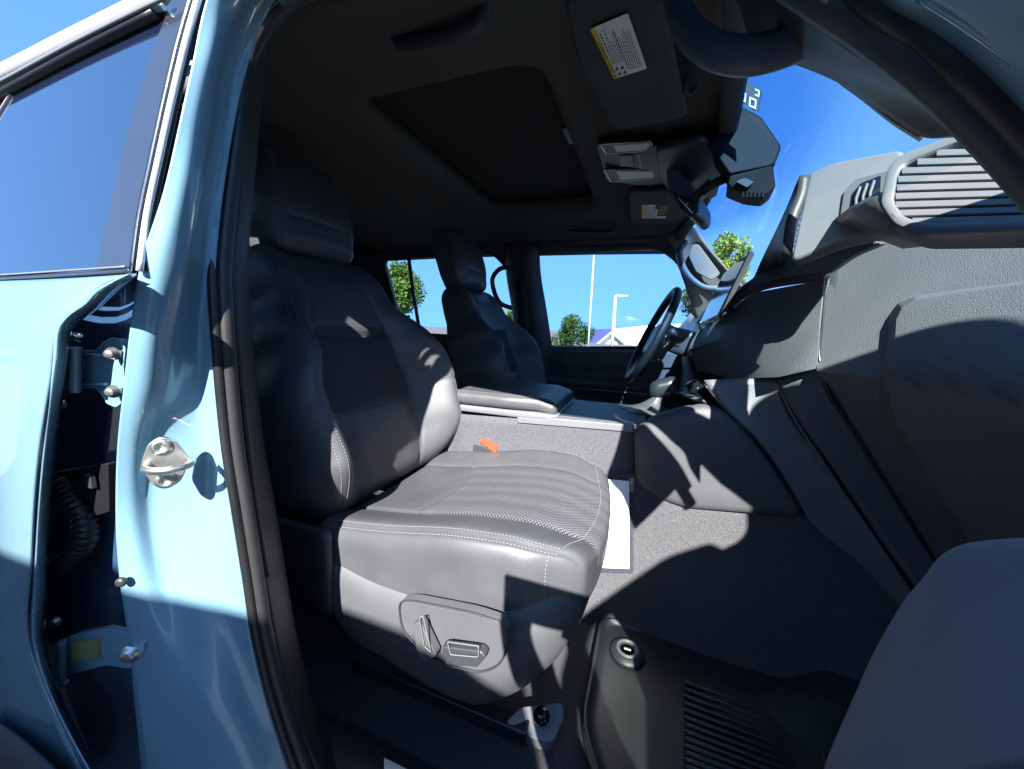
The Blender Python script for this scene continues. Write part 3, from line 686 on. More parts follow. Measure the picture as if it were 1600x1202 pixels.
# front panel by the knees
kn = [P(990, 672, y=-.170), P(1020, 652, y=-.170), P(1062, 638, y=-.172), P(1105, 632, y=-.174), P(1135, 645, y=-.178), P(1180, 690, y=-.182), P(1225, 752, y=-.186), P(1257, 808, y=-.19), P(1070, 793, y=-.176), P(1020, 775, y=-.170), P(992, 752, y=-.168)]
def knee():
    bm = bmesh.new(); c = sum(kn, Vector())/len(kn); n = 66; ring0 = resample(rounded(kn, .02), n); rings = []
    for k, (s, d) in enumerate(((1.0, .02), (1.0, .004), (.985, -.006), (.95, -.013), (.85, -.018), (.6, -.021), (.3, -.022))):
        rings.append([c+(p-c)*s+Vector((0, d, 0)) for p in ring0])
    vs = grid(bm, rings, closed=True); cv = bm.verts.new(c+Vector((0, -.022, 0)))
    for j in range(n): bm.faces.new((vs[-1][j], vs[-1][(j+1) % n], cv))
    return link('knee_panel', bm, plastic, suv)
kp = knee(); kp['label'] = 'smooth grey knee panel at the front of the console, its left part sunlit'
plate('lower_side_trim', [P(990, 755, y=-.172), P(1020, 780, y=-.174), P(1070, 797, y=-.178), P(990, 799, y=-.174)], (0, .01, 0), carpet_c, con, bevel=.001)
# document sleeve with white paper
slv = plate('document_sleeve', [P(925, 742, y=-.178), P(990, 748, y=-.176), P(990, 897, y=-.196), P(935, 895, y=-.196)], (0, .0015, 0), glass('clear_sleeve', (.9, .92, .95), .05), None, bevel=0, smooth=False)
tag(slv, 'clear plastic sleeve holding a blank white sheet, between passenger seat and console', 'document')
pa = plate('paper_sheet', [P(925, 747, y=-.1795), P(983, 752, y=-.1775), P(983, 889, y=-.196), P(935, 887, y=-.196)], (0, .001, 0), whitep, slv, bevel=0, smooth=False)
# buckle
bk = plate('seat_belt_buckle', rounded([P(744, 692, y=-.150), P(772, 700, y=-.150), P(777, 735, y=-.152), P(738, 735, y=-.152)], .004), (0, -.018, 0), plastic_d, suv, bevel=.003)
plate('release_button', rounded([P(748, 690, y=-.170), P(757, 686, y=-.170), P(778, 698, y=-.170), P(774, 708, y=-.170)], .002), (0, .016, 0), redm, bk, bevel=.001)
# console tray, shift lever
box('console_tray', (-.10, .0, 1.028), (.24, .26, .02), plastic_d, con, bevel=.004)
gx = P(1036, 606, y=.06)
sh = rbox('shift_lever', mat('knob_leather', (.018, .022, .028), .3, coat=.2), (.040, .026, .030), .026, (16, 12, 12), lambda p, q: gx+Vector((p.x, p.y, p.z*(1+4*p.x)+.25*p.x)), suv)
sh['label'] = 'dark automatic shift knob on a leather boot'
lathe('knob_collar', gx+Vector((-.012, 0, -.028)), (.15, 0, 1), [(.012, -.006), (.015, -.004), (.015, .003), (.012, .005)], chrome, sh)
bo = bmesh.new(); prof = [(.015, -.03), (.022, -.045), (.032, -.056), (.045, -.064), (.06, -.070), (.075, -.074)]
rings = []
for r_, h in prof: rings.append([gx+Vector((-.012+math.cos(a)*r_*(1+.10*math.sin(a*7+r_*60))-(h+.03)*-.6, math.sin(a)*r_, h)) for a in [2*math.pi*k/40 for k in range(40)]])
grid(bo, rings, closed=True); link('lever_boot', bo, smooth_leather, sh)
lathe('mode_dial', P(1085, 605, y=.0)+Vector((0, 0, 0)), (-.6, 0, .8), [(.0, .018), (.016, .018), (.018, .014), (.018, 0), (.021, 0), (.021, -.01)], gloss, con)
lathe('cupholder_ring', P(916, 650, y=-.06), (0, 0, 1), [(.033, 0), (.036, .004), (.038, .0)], chrome, con)

# ---------------- dashboard
dash = lpatch('dashboard', [[Vector((.70, y, 1.34)), Vector((.74, y, 1.37)), Vector((.80, y, 1.36)), Vector((.95, y, 1.30))] for y in (-.74, -.45, 0, .45, .74)], plastic_d, suv, solid=.02)
dash['label'] = 'grey dashboard sweeping from the glovebox to the steering wheel'
GY = -.20
# glovebox / big leathered panel.  x and z from section at y=GY, running towards the passenger door
def gp(u, v, x): return P(u, v, x=x)
NU = Vector((-.79, -.45, .42)).normalized(); pA = P(1276, 580, x=.326); pB = P(1497, 936, y=-.205)
dU = Vector((NU.y, -NU.x, 0)).normalized()
if dU.y > 0: dU = -dU
top_px = [(1292, 428), (1300, 420), (1330, 396), (1370, 374), (1440, 368), (1520, 361), (1600, 355)]
topL = [PL(u, v, pA, NU) for u, v in top_px]
_e = (topL[-1]-topL[3]).normalized()
topL += [topL[-1]+_e*q for q in (.1, .3, .55)]
def seglerp(a, b, n): return [a.lerp(b, k/n) for k in range(n+1)]
Lw = (topL[-1]-pA).dot(dU); fold = [pA+dU*max(0, (p-pA).dot(dU)) for p in topL]
nS_ = 14
bot = [pB+(q-pA) for q in fold]
side_mid = P(1281, 505, x=.33); side_mid = PL(1281, 505, pA, NU)
rowsG = []
for k in range(nS_+1):
    t = k/nS_; r_ = []
    for idx, (a, b) in enumerate(zip(topL, fold)):
        p = a.lerp(b, t)
        if idx == 0: p = p+(side_mid-topL[0].lerp(fold[0], .5))*4*t*(1-t)
        r_.append(p)
    rowsG.append(r_)
for k in range(1, nS_+1): rowsG.append([a.lerp(b, k/nS_)+NU*(-.004*math.sin(math.pi*k/nS_)*0) for a, b in zip(fold, bot)])
gb = lpatch('glovebox_panel', rowsG, leather2, dash, solid=.012, bevel=.004)
gb['label'] = 'large grained leather glovebox panel, its upper part sunlit'
# the pressed shape is laid on the panel itself: find the panel under a sight line, then offset along its normal
from mathutils.bvhtree import BVHTree
def bvh(o):
    me = o.data; return BVHTree.FromPolygons([v.co[:] for v in me.vertices], [p.vertices[:] for p in me.polygons])
gbt = bvh(gb)
def on(u, v, off):
    d = ray(u, v).normalized(); h = gbt.ray_cast(CAM, d)
    if h[0] is None:
        q = PL(u, v, pA, NU); h = gbt.find_nearest(q)
    n = h[1] if h[1].dot(d) < 0 else -h[1]
    return h[0], n
em_out = [(1760, 420), (1600, 440), (1500, 452), (1430, 462), (1402, 474), (1388, 494), (1384, 530), (1373, 585), (1371, 625), (1380, 655), (1430, 740), (1500, 860), (1545, 932)]
em_in = [(1760, 436), (1600, 454), (1505, 466), (1440, 476), (1420, 488), (1411, 507), (1409, 540), (1402, 585), (1403, 620), (1413, 648), (1463, 730), (1533, 845), (1580, 932)]
def dense(L, n=8): return [Vector((a[0]+(b[0]-a[0])*k/n, a[1]+(b[1]-a[1])*k/n, 0)) for a, b in zip(L, L[1:]) for k in range(n)]+[Vector((*L[-1], 0))]
A = dense(em_out); Bp = dense(em_in)
def cen(i, n): return Vector((1770, 430+500*i/(n-1), 0))
rows = []
for t, d in ((0, .0004), (.06, .0016), (.5, .0095), (.93, .0168), (1, .0175)):
    rows.append([(a.lerp(b, t), d) for a, b in zip(A, Bp)])
for t in (.06, .2, .4, .6, .8, 1): rows.append([(b.lerp(cen(i, len(Bp)), t), .0175) for i, b in enumerate(Bp)])
out = []
for r_ in rows:
    q_ = []
    for p, d in r_:
        h = on(p.x, min(p.y, 966), 0)
        if h is None: h = on(min(p.x, 1700), min(p.y, 940), 0)
        q_.append(h[0]+h[1]*(d-.0008))
    out.append(q_)
lpatch('glovebox_embossing', out, leather2, dash, solid=0, bevel=.0015)
# dark shut line around the panel edge
NLo = dU.cross(pB-pA).normalized(); NLo = NLo if NLo.dot(CAM-pA) > 0 else -NLo
seam = spl([on(u, v, 0)[0] for u, v in ((1372, 377), (1332, 399), (1300, 424), (1294, 440), (1285, 505), (1280, 560))]+[pA.lerp(pB, t)+dU*.003+NLo*.001 for t in (.06, .25, .5, .75, .98)], 8)
tube('shut_line', seam, .0034, rubber, dash, seg=8)
# pad and block between the panel and the screen
pad = patch('dash_pad', [
    [P(1374, 378, x=.345), P(1330, 370, x=.335), P(1262, 388, x=.305), P(1205, 412, x=.270), P(1172, 438, x=.240), P(1158, 448, x=.228)],
    [P(1335, 396, x=.332), P(1290, 392, x=.318), P(1240, 408, x=.290), P(1195, 428, x=.258), P(1168, 450, x=.234), P(1152, 462, x=.222)],
    [P(1294, 428, x=.322), P(1260, 429, x=.303), P(1220, 435, x=.274), P(1185, 445, x=.247), P(1158, 458, x=.228), P(1140, 475, x=.215)]], leather2, dash, 6, 5, solid=.012)
stp = patch('stitched_strip', [
    [P(1292, 427, x=.324), P(1250, 432, x=.300), P(1200, 441, x=.262), P(1168, 452, x=.236), P(1135, 480, x=.212)],
    [P(1290, 439, x=.324), P(1250, 444, x=.300), P(1205, 451, x=.262), P(1172, 462, x=.236), P(1137, 489, x=.212)]], brownst, dash, 5, 3, solid=.006)
bR = [(1290, 438, .322), (1283, 508, .322), (1277, 574, .330), (1272, 560, .42)]
bG = [(1180, 458, .240), (1170, 497, .230), (1218, 588, .268), (1210, 575, .36)]
bM = [(1140, 488, .216), (1125, 532, .190), (1150, 591, .225), (1160, 578, .33)]
bL = [(1098, 515, .172), (1080, 546, .142), (1090, 578, .172), (1095, 566, .30)]
blk_rows = []
for c_ in (bR, bG, bM, bL): blk_rows.append([P(u, v, x=x) for u, v, x in c_])
blk = lpatch('dash_block', blk_rows, leather2, dash, solid=.004, bevel=.010, seg=4)
# lower dash: two sloping strips towards the footwell
patch('lower_dash_inner', [
    [P(1100, 595, y=-.13), P(1150, 592, y=-.145), P(1205, 592, y=-.165), P(1216, 592, y=-.175)],
    [P(1132, 640, y=-.165), P(1185, 650, y=-.165), P(1235, 655, y=-.178), P(1246, 655, y=-.188)],
    [P(1182, 690, y=-.18), P(1230, 710, y=-.18), P(1282, 725, y=-.188), P(1292, 725, y=-.196)],
    [P(1226, 752, y=-.188), P(1280, 780, y=-.188), P(1330, 797, y=-.195), P(1340, 797, y=-.20)],
    [P(1258, 808, y=-.19), P(1330, 850, y=-.192), P(1385, 878, y=-.20), P(1395, 878, y=-.205)],
    [P(1345, 880, y=-.19), P(1395, 920, y=-.195), P(1430, 945, y=-.20), P(1440, 945, y=-.205)],
    [P(1418, 958, y=-.192), P(1430, 965, y=-.195), P(1450, 972, y=-.20), P(1460, 972, y=-.205)]], plastic_g, dash, 5, 6, solid=.006)
tube('trim_rib', spl([P(1222, 594, y=-.172), P(1236, 628, y=-.182), P(1300, 722, y=-.198), P(1354, 800, y=-.203), P(1408, 878, y=-.207), P(1452, 945, y=-.208)], 7), (.005, .009), plastic_g, dash, seg=10)
tube('trim_groove', spl([P(1212, 592, y=-.172), P(1222, 625, y=-.180), P(1288, 725, y=-.196), P(1340, 800, y=-.202), P(1395, 880, y=-.206), P(1440, 945, y=-.206)], 7), .0028, rubber, dash, seg=8)
patch('lower_dash_outer', [
    [P(1216, 592, y=-.180), P(1240, 585, y=-.19), P(1272, 577, y=-.205)],
    [P(1232, 628, y=-.186), P(1258, 625, y=-.198), P(1296, 612, y=-.212)],
    [P(1290, 715, y=-.20), P(1312, 712, y=-.203), P(1352, 700, y=-.214)],
    [P(1345, 797, y=-.205), P(1378, 800, y=-.205), P(1422, 820, y=-.214)],
    [P(1400, 878, y=-.208), P(1435, 890, y=-.208), P(1478, 905, y=-.214)],
    [P(1445, 935, y=-.21), P(1470, 938, y=-.21), P(1500, 935, y=-.214)]], leather2, dash, 5, 6, solid=.006)
lpatch('lower_dash_backing', [[P(u-14, v, y=-.135)+Vector((.03, 0, 0)), P(u+30, v, y=-.15)+Vector((.035, 0, 0)), P(u+70, v-12, y=-.17)+Vector((.05, 0, 0))] for u, v in ((1205, 585), (1228, 630), (1290, 718), (1342, 798), (1400, 880), (1445, 940))], plastic_d, dash, solid=.004)
lpatch('panel_gap_backing', [[P(1268, v, x=x), P(1310, v, x=x+.02)] for v, x in ((425, .352), (500, .350), (585, .358))], plastic_d, dash, solid=.004)
tube('console_seam', spl([P(1100, 600, y=-.185), P(1135, 642, y=-.19), P(1182, 688, y=-.197), P(1226, 750, y=-.203), P(1258, 806, y=-.206)], 6), .0025, rubber, dash, seg=8)
# centre stack, vent, screen, instrument binnacle
patch('centre_stack', [
    [P(1098, 516, x=.17), P(1088, 500, x=.22), P(1080, 490, x=.28)],
    [P(1080, 548, x=.145), P(1068, 545, x=.18), P(1050, 540, x=.25)],
    [P(1085, 590, x=.175), P(1070, 585, x=.18), P(1050, 580, x=.25)],
    [P(1105, 632, y=-.16), P(1080, 625, y=.0), P(1060, 615, y=.16)]], plastic_g, dash, 5, 5, solid=.006)
scr = plate('touch_screen', rounded([P(1172, 391, y=-.02), P(1180, 396, y=-.04), P(1135, 485, y=-.06), P(1122, 500, y=-.04)], .006), (-.005, .30, -.015), plastic_g, dash, bevel=.003)
scr['label'] = 'infotainment screen seen edge-on rising from the dash'
plate('screen_glass', [P(1170, 392, y=-.025), P(1172, 393, y=-.03), P(1124, 494, y=-.05), P(1121, 492, y=-.045)], (-.004, .29, -.015), gloss, dash, bevel=.001)
patch('instrument_hood', [[Vector((x, y, 1.335+.035*math.sin(math.pi*min(1, max(0, (y-.16)/.46)))-.25*max(0, x-.32))) for x in (.20, .30, .40, .5)] for y in (.10, .20, .32, .44, .56, .68)], plastic_d, dash, 4, 4, solid=.02)
plate('instrument_display', [Vector((.25, .20, 1.23)), Vector((.25, .56, 1.23)), Vector((.27, .56, 1.335)), Vector((.27, .20, 1.335))], (.02, 0, 0), gloss, dash)
lpatch('driver_dash_face', [[Vector((.20+.03*abs(y-.4), y, 1.26)), Vector((.22, y, 1.20)), Vector((.25, y, 1.12)), Vector((.30, y, 1.0)), Vector((.42, y, .85)), Vector((.6, y, .7))] for y in (.12, .3, .5, .74)], plastic_d, dash, bevel=.01)
patch('dash_top_cover', [
    [P(1180, 432, y=.0), P(1205, 390, y=-.10), P(1235, 335, y=-.28), P(1266, 272, y=-.48)],
    [P(1200, 432, y=-.02), P(1215, 400, y=-.12), P(1240, 360, y=-.30), P(1262, 300, y=-.49)],
    [P(1218, 412, y=-.05), P(1228, 398, y=-.15), P(1240, 385, y=-.32), P(1245, 345, y=-.50)],
    [P(1228, 408, y=-.15), P(1232, 402, y=-.25), P(1236, 400, y=-.36), P(1238, 398, y=-.50)]], plastic_d, dash, 5, 5, solid=.012)
# hood block above the pad with slotted left edge
HN = Vector((-.66, -.50, .52)).normalized(); H0 = P(1300, 330, x=.285)
def H(u, v, d=0): return PL(u, v, H0+HN*d, HN)
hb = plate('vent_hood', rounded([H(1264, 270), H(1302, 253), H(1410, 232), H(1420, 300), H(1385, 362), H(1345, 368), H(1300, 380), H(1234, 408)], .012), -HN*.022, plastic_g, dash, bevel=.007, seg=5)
hb['label'] = 'sunlit grey hood of the dash left of the outer vent'
bm = bmesh.new()
for k in range(12):
    u = 1259-(1259-1238)*k/11; v = 300+(394-300)*k/11
    add_box(bm, H(u-1, v, .000), .004, .005, .003)
link('defroster_slot', bm, plastic_d, dash, bevel=0)
cs_ = H(1239, 347, .001)
rbox('corner_sensor', chrome, (.005, .005, .010), .004, (6, 6, 6), lambda p, q: cs_+p, dash)
# outer vent mouth
VN = Vector((-.80, -.36, .44)).normalized(); V0 = H(1345, 310, .010)
def VV(u, v, d=0): return PL(u, v, V0+VN*d, VN)
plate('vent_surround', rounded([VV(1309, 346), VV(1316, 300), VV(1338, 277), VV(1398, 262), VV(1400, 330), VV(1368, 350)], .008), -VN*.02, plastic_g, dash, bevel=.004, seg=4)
plate('vent_mouth', rounded([VV(1326, 334, .001), VV(1331, 303, .001), VV(1345, 286, .001), VV(1376, 274, .001), VV(1374, 312, .001), VV(1364, 324, .001)], .003), -VN*.01, gloss, dash, bevel=.0005)
for u0, v0, v1 in ((1342, 291, 329), (1353, 286, 325), (1364, 281, 321)):
    plate('vent_slat', [VV(u0, v0, .003), VV(u0+2.6, v0, .003), VV(u0-4, (v0+v1)/2, .003), VV(u0-4.4, v1, .003), VV(u0-7.5, v1, .003), VV(u0-7, (v0+v1)/2, .003)], -VN*.003, plastic_g, dash, bevel=.0006)
# ribbed grille cover: its face leans back so that it catches the sun
GN = Vector((-.68, -.48, .54)).normalized(); G0 = P(1420, 300, x=.262)
def G(u, v, d=0): return PL(u, v, G0+GN*d, GN)
bez = [(1640, 204), (1560, 196), (1500, 205), (1402, 241), (1384, 262), (1372, 318), (1393, 351), (1434, 368), (1600, 361), (1700, 354), (1700, 204)]
rec = [(1640, 218), (1560, 211), (1500, 221), (1412, 256), (1402, 270), (1396, 313), (1411, 336), (1441, 347), (1600, 341), (1690, 336), (1690, 218)]
bo_ = resample(rounded([G(*p) for p in bez], .010), 120); ri = resample(rounded([G(*p) for p in rec], .006), 120)
def near(a, L): return min(range(len(L)), key=lambda q: (L[q]-a).length)
k0 = near(bo_[0], ri); ri = ri[k0:]+ri[:k0]
bm = bmesh.new(); mid = [a.lerp(b, .5)+GN*.0012 for a, b in zip(bo_, ri)]
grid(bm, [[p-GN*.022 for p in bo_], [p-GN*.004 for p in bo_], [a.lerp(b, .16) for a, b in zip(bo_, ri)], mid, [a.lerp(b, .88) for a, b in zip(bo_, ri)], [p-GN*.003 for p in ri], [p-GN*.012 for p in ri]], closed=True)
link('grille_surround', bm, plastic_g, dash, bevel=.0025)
bm = bmesh.new(); bm.faces.new([bm.verts.new(p-GN*.010) for p in ri]); link('grille_recess', bm, plastic_d, dash, smooth=False)
bm = bmesh.new()
for k in range(10):
    def yy_(u): return 219+k*13.2+(u-1500)*-.028
    u0 = [1502, 1462, 1432, 1408, 1402, 1400, 1398, 1398, 1404, 1424][k]
    add_poly(bm, [G(u0, yy_(u0)+0, -.0015), G(1684, yy_(1684)+0, -.0015), G(1684, yy_(1684)+10.4, -.0005), G(u0, yy_(u0)+10.4, -.0005)], -GN*.012)
link('grille_rib', bm, plastic_g, dash, bevel=.0012)
up_ = [G(1372, 300, -.010), G(1372, 318, -.002), G(1393, 351, -.002), G(1434, 368, -.002), G(1500, 366, -.002), G(1600, 361, -.002), G(1700, 354, -.002)]
lo_ = [VV(1304, 342), VV(1312, 350), VV(1340, 362, -.01), P(1410, 389, x=.300), P(1500, 380, x=.318), P(1600, 373, x=.336), P(1700, 366, x=.355)]
mi_ = [a.lerp(b, .5)+Vector((-.004, -.004, 0)) for a, b in zip(up_, lo_)]
lpatch('grille_underside', [up_, mi_, lo_], plastic, dash, solid=.004)

# knee-side end of dash, dark gap behind panel

# ---------------- steering wheel
wc = P(1018, 526, y=.39); wt = P(1058, 452, y=.40); axd = (wt-wc).normalized()       # up direction in the wheel plane (xz)
wn_ = Vector((-axd.z, 0, axd.x)).normalized(); wn_ = (wn_+Vector((0, -.10, 0))).normalized()
aU = axd; aS = aU.cross(wn_).normalized(); Rw = .185
stw = tube('steering_wheel', [wc+(aU*math.cos(t)+aS*math.sin(t))*Rw for t in [2*math.pi*k/64 for k in range(64)]], (.0165, .0145), mat('wheel_leather', (.016, .017, .019), .5, spec=.3, bump=('cell', 900, .3, .0005)), suv, closed=True, seg=14)
stw['label'] = 'leather steering wheel seen from the side, dark against the window'
rbox('airbag_pad', smooth_leather, (.035, .085, .075), .03, (10, 14, 14), lambda p, q: wc+aS*p.y+aU*(p.z-.01)+wn_*(-.035+p.x), stw)
for sgn in (-1, 1): rbox('spoke', gloss, (.012, .05, .02), .01, (6, 8, 6), lambda p, q, sgn=sgn: wc+aS*(sgn*.115+p.y)+aU*(p.z)+wn_*(-.025+p.x), stw)
rbox('spoke', gloss, (.012, .022, .05), .01, (6, 6, 8), lambda p, q: wc+aS*p.y+aU*(-.115+p.z)+wn_*(-.025+p.x), stw)
rbox('steering_column', plastic_d, (.11, .06, .05), .02, (10, 8, 8), lambda p, q: wc+Vector((.16, 0, -.03))+Vector((p.x, p.y, p.z-.25*p.x)), suv)
for sgn in (-1, 1): tube('column_stalk', [wc+Vector((.09, sgn*.05, -.01)), wc+Vector((.075, sgn*.13, .01)), wc+Vector((.06, sgn*.19, .02))], [.008, .008, .012], plastic_d, suv, seg=10)

# ================================================================== SEATS
YC = -.385
def seat_back_pt(px, y, z):        # local back coords -> car coords; px forward, z up the back
    a = R(19.0); return Vector((-.640+px*math.cos(a)-z*math.sin(a), YC+y, .845+z*math.cos(a)+px*math.sin(a)))
BW = [(0, .225), (.12, .262), (.25, .284), (.36, .245), (.48, .190), (.60, .168)]
def back_f(p, q):
    z = p.z+.30; wv = lerpt(BW, z)
    y = p.y/.25*wv; t = abs(p.y)/.25
    bol = sm(.46, .90, t)*(.100*sm(-.02, .12, z)*(1-sm(.30, .50, z))+.012)
    fx = .5+.5*(p.x/.065)
    x = p.x+fx*bol+.010*math.sin(z*5.2)*fx
    # lumbar belly
    x += fx*.010*math.exp(-((z-.14)/.10)**2)*(1-sm(.3, .6, t))
    # seams
    g = 0
    if p.x > .03:
        g += .0055*math.exp(-((t-.50-.05*math.sin(z*6))/.022)**2)*(1-sm(.50, .56, z))
        zc = .395-.02*math.cos(p.y*9)
        if t < .56: g += .006*math.exp(-((z-zc)/.0075)**2)+.004*math.exp(-((z-.205-.25*p.y*p.y)/.005)**2)
        g += .003*math.exp(-((z-.22)/.005)**2)*(1 if t > .52 else 0)
    x -= g
    x -= .035*sm(.50, .60, z)*(1-fx*.2)*fx
    return seat_back_pt(x, y, z*1.065)
def back_m(ax, s, m):
    if ax == 0 and s > 0:
        t = abs(m[1]); z = m[2]*.30+.30
        if t < .50 and .205 < z < .40: return 1
        if t < .50 and z < .205: return 2
    return 0
def dotf_back():
    m = MATS['dot_fabric'].copy(); m.name = 'dot_fabric_back'; t = m.node_tree
    for n in t.nodes:
        if n.type == 'MAPPING': n.inputs['Rotation'].default_value = (0, R(90), 0)
    return m
dfb = mat('perforated_fabric', (.048, .050, .056), .8, spec=.2, bump=('cell', 520, 1.0, .0012), var=(30, .1))
def cush_f(p, q):
    # p.x -.27..+.27 (front +), p.y -.25..25, p.z -.07..+.07
    x = p.x; t = abs(p.y)/.25; u = (x+.27)/.54
    wv = 1.0-.05*sm(.6, 1, u)-.12*sm(.82, 1.0, u)*t
    y = p.y*wv; up = .5+.5*p.z/.07
    z = p.z+up*(.014*sm(.52, .86, t)-.010*(1-t*t)*.8-.028*sm(.75, 1.0, u)**1.5+.012*math.exp(-((u-.62)/.22)**2))
    z -= (1-up)*(.03*sm(.5, 0, u)*0)
    x += .025*(1-t**2)*sm(.5, 1, u)
    if p.z > .03:
        z -= .006*math.exp(-((t-.56+.10*u*0)/.022)**2)*(1 if u < .93 else .3)
        z -= .005*math.exp(-((u-.30-.07*math.cos(p.y*8))/.010)**2)*(1 if t < .58 else 0)
        z -= .004*math.exp(-((t-.93)/.02)**2)
    zc = .802+.066*u                       # cushion tilts up to the front
    return Vector((-.335+x, YC+y, zc+z))
def cush_m(ax, s, m):
    if ax == 2 and s > 0:
        u = (m[0]+1)/2
        if abs(m[1]) < .56 and u > .30+.07*math.cos(m[1]*2): return 1
    if ax == 0 and s > 0 and m[2] > .1 and abs(m[1]) < .62: return 1
    return 0
def make_seat(first=True):
    seat = rbox('front_seat', [plastic], (.285, .262, .13), .07, (44, 40, 20), lambda p, q: shell_f(p, q), suv)
    return seat
def shell_f(p, q):
    u = (p.x+.285)/.57; v = (p.z+.13)/.26            # v=1 top
    x = p.x; y = p.y; z = p.z
    # taper towards the bottom
    x = p.x-(1-v)**1.5*(.15*sm(.45, 1, u))+(1-v)**1.6*.10*(1-sm(0, .5, u))
    x += .02*(1-(y/.262)**2)*sm(.5, 1, u)
    y = y*(1-.10*(1-v)**1.5-.07*sm(.80, 1, u))
    # belly crease on the outer side
    cre = .010*math.exp(-((v-.50)/.20)**2)
    if abs(p.y) > .2: y += math.copysign(cre, p.y)
    top = .860-.030*sm(.0, .35, u)*(1-sm(.6, .95, u))+.012*sm(.7, 1, u)
    zb = .590-.03*sm(.2, .6, u)
    zz = zb+(top-zb)*v+.035*sm(.06, 0, u)*v
    return Vector((-.338+x, YC+y, zz))
seat = make_seat()
seat['label'] = 'front passenger seat in black leather, lower half sunlit, nearest the camera'
def cushion(parent): return rbox('seat_cushion', [leather, dotf], (.27, .25, .07), .035, (84, 72, 20), cush_f, parent, cush_m)
cu = cushion(seat)
bk_ = rbox('backrest', [leather, dfb, smooth_leather], (.065, .25, .30), .050, (16, 84, 96), back_f, seat, back_m)
def hr_f(p, q):
    z = p.z+.105; y = p.y*(1-.10*sm(.06, 0, z)-.06*sm(.12, .21, z)); x = p.x
    if p.x > .02: x -= .004*math.exp(-((abs(p.y)-.085-.0*z)/.004)**2)*(1 if z > .045 else 0)+.0035*math.exp(-((z-.045)/.004)**2)*(1 if abs(p.y) < .09 else 0)
    x += (.5+.5*p.x/.06)*(.014*sm(.0, .1, z)-.012*(p.y/.13)**2)
    x -= .012*sm(.15, .24, z)
    return seat_back_pt(.008+x, y, .652+z)
hr = rbox('headrest', leather, (.062, .142, .132), .040, (20, 50, 44), hr_f, seat)
for s in (-1, 1): tube('headrest_post', [seat_back_pt(-.005, s*.062, .56), seat_back_pt(-.005, s*.062, .66)], .006, chrome, seat)
# stitching in pale thread along the seams
def surf(f, h, r, face, a, b, off):
    """point on a face of an rbox, nudged outwards"""
    def E(a, b):
        p = [0, 0, 0]; ax, s = face; o = [i for i in range(3) if i != ax]; p[ax] = s; p[o[0]] = a; p[o[1]] = b; return f(rpoint(p, h, r), p)
    e = .01; P0 = E(a, b); n = (E(a+e, b)-E(a-e, b)).cross(E(a, b+e)-E(a, b-e)).normalized()
    return P0, n
def spath(f, h, r, face, ab, off, ctr):
    out = []
    for a, b in ab:
        p, n = surf(f, h, r, face, a, b, off)
        if n.dot(p-ctr) < 0: n = -n
        out.append(p+n*off)
    return out
HB, RB = (.065, .25, .30), .050; HC, RC = (.27, .25, .07), .035; HH, RH = (.062, .142, .132), .040
bc = seat_back_pt(0, 0, .3)
bm = bmesh.new()
for s in (-1, 1):
    for dd in (-.03, .035):                      # outer bolster edge double row
        add_stitch(bm, spath(back_f, HB, RB, (0, 1), [(s*(.90+dd), -.92+1.70*i/60) for i in range(61)], .0006, bc), r=.0006)
for s in (-1, 1):
    for dd in (-.028, .03):
        add_stitch(bm, spath(cush_f, HC, RC, (2, 1), [(-.93+1.78*i/50, s*(.93+dd)) for i in range(51)], .0006, Vector((-.33, YC, .86))), r=.0006)
    add_stitch(bm, spath(cush_f, HC, RC, (1, s), [(.80, 1-1.9*i/16) for i in range(17)], .0006, Vector((-.33, YC, .86))), r=.0006)
add_stitch(bm, spath(cush_f, HC, RC, (2, 1), [(.86+.06*math.cos(i/40*math.pi-math.pi/2), -.88+1.76*i/40) for i in range(41)], .0006, Vector((-.33, YC, .86))), r=.0006)
hc = seat_back_pt(0, 0, .73)
for s in (-1, 1):
    for dd in (-.05, .05):
        add_stitch(bm, spath(hr_f, HH, RH, (0, 1), [(s*(.645+dd), .95-1.50*i/24) for i in range(25)]+[(s*(.645+dd)*(1-i/10), -.57-dd) for i in range(1, 11)], .0006, hc), r=.0007)
link('stitching', bm, thread, seat)
# piping seam along cushion border
# switch panel on the outer side
def side(u, v, y=-.668): return P(u, v, y=y)
spn = plate('switch_panel', rounded([side(622, 940), side(642, 938), side(740, 958), side(790, 975), side(797, 998), side(782, 1040), side(752, 1052), side(690, 1038), side(655, 1015), side(628, 985)], .018), (0, .02, 0), plastic, seat, bevel=.004)
tube('panel_edge', resample(rounded([side(622, 940, -.67), side(642, 938, -.67), side(740, 958, -.67), side(790, 975, -.67), side(797, 998, -.67), side(782, 1040, -.67), side(752, 1052, -.67), side(690, 1038, -.67), side(655, 1015, -.67), side(628, 985, -.67)], .018), 60), .0016, plastic_d, seat, closed=True, seg=6)
plate('recline_switch', rounded([side(653, 965, -.674), side(665, 960, -.674), side(690, 1012, -.672), side(673, 1024, -.674), side(660, 1012, -.674)], .004), (0, -.016, 0), plastic, seat, bevel=.003)
tube('recline_switch_trim', rounded([side(655, 965, -.692), side(661, 963, -.692), side(674, 1020, -.692), side(663, 1010, -.692)], .003), .0009, silver_t, seat, closed=True, seg=6)
plate('slide_switch', rounded([side(698, 998, -.674), side(758, 1005, -.672), side(766, 1014, -.672), side(752, 1030, -.674), side(704, 1026, -.674)], .004), (0, -.016, 0), plastic_d, seat, bevel=.003)
tube('slide_switch_trim', rounded([side(699, 1003, -.692), side(748, 1010, -.692), side(747, 1027, -.692), side(704, 1023, -.692)], .003), .0009, silver_t, seat, closed=True, seg=6)
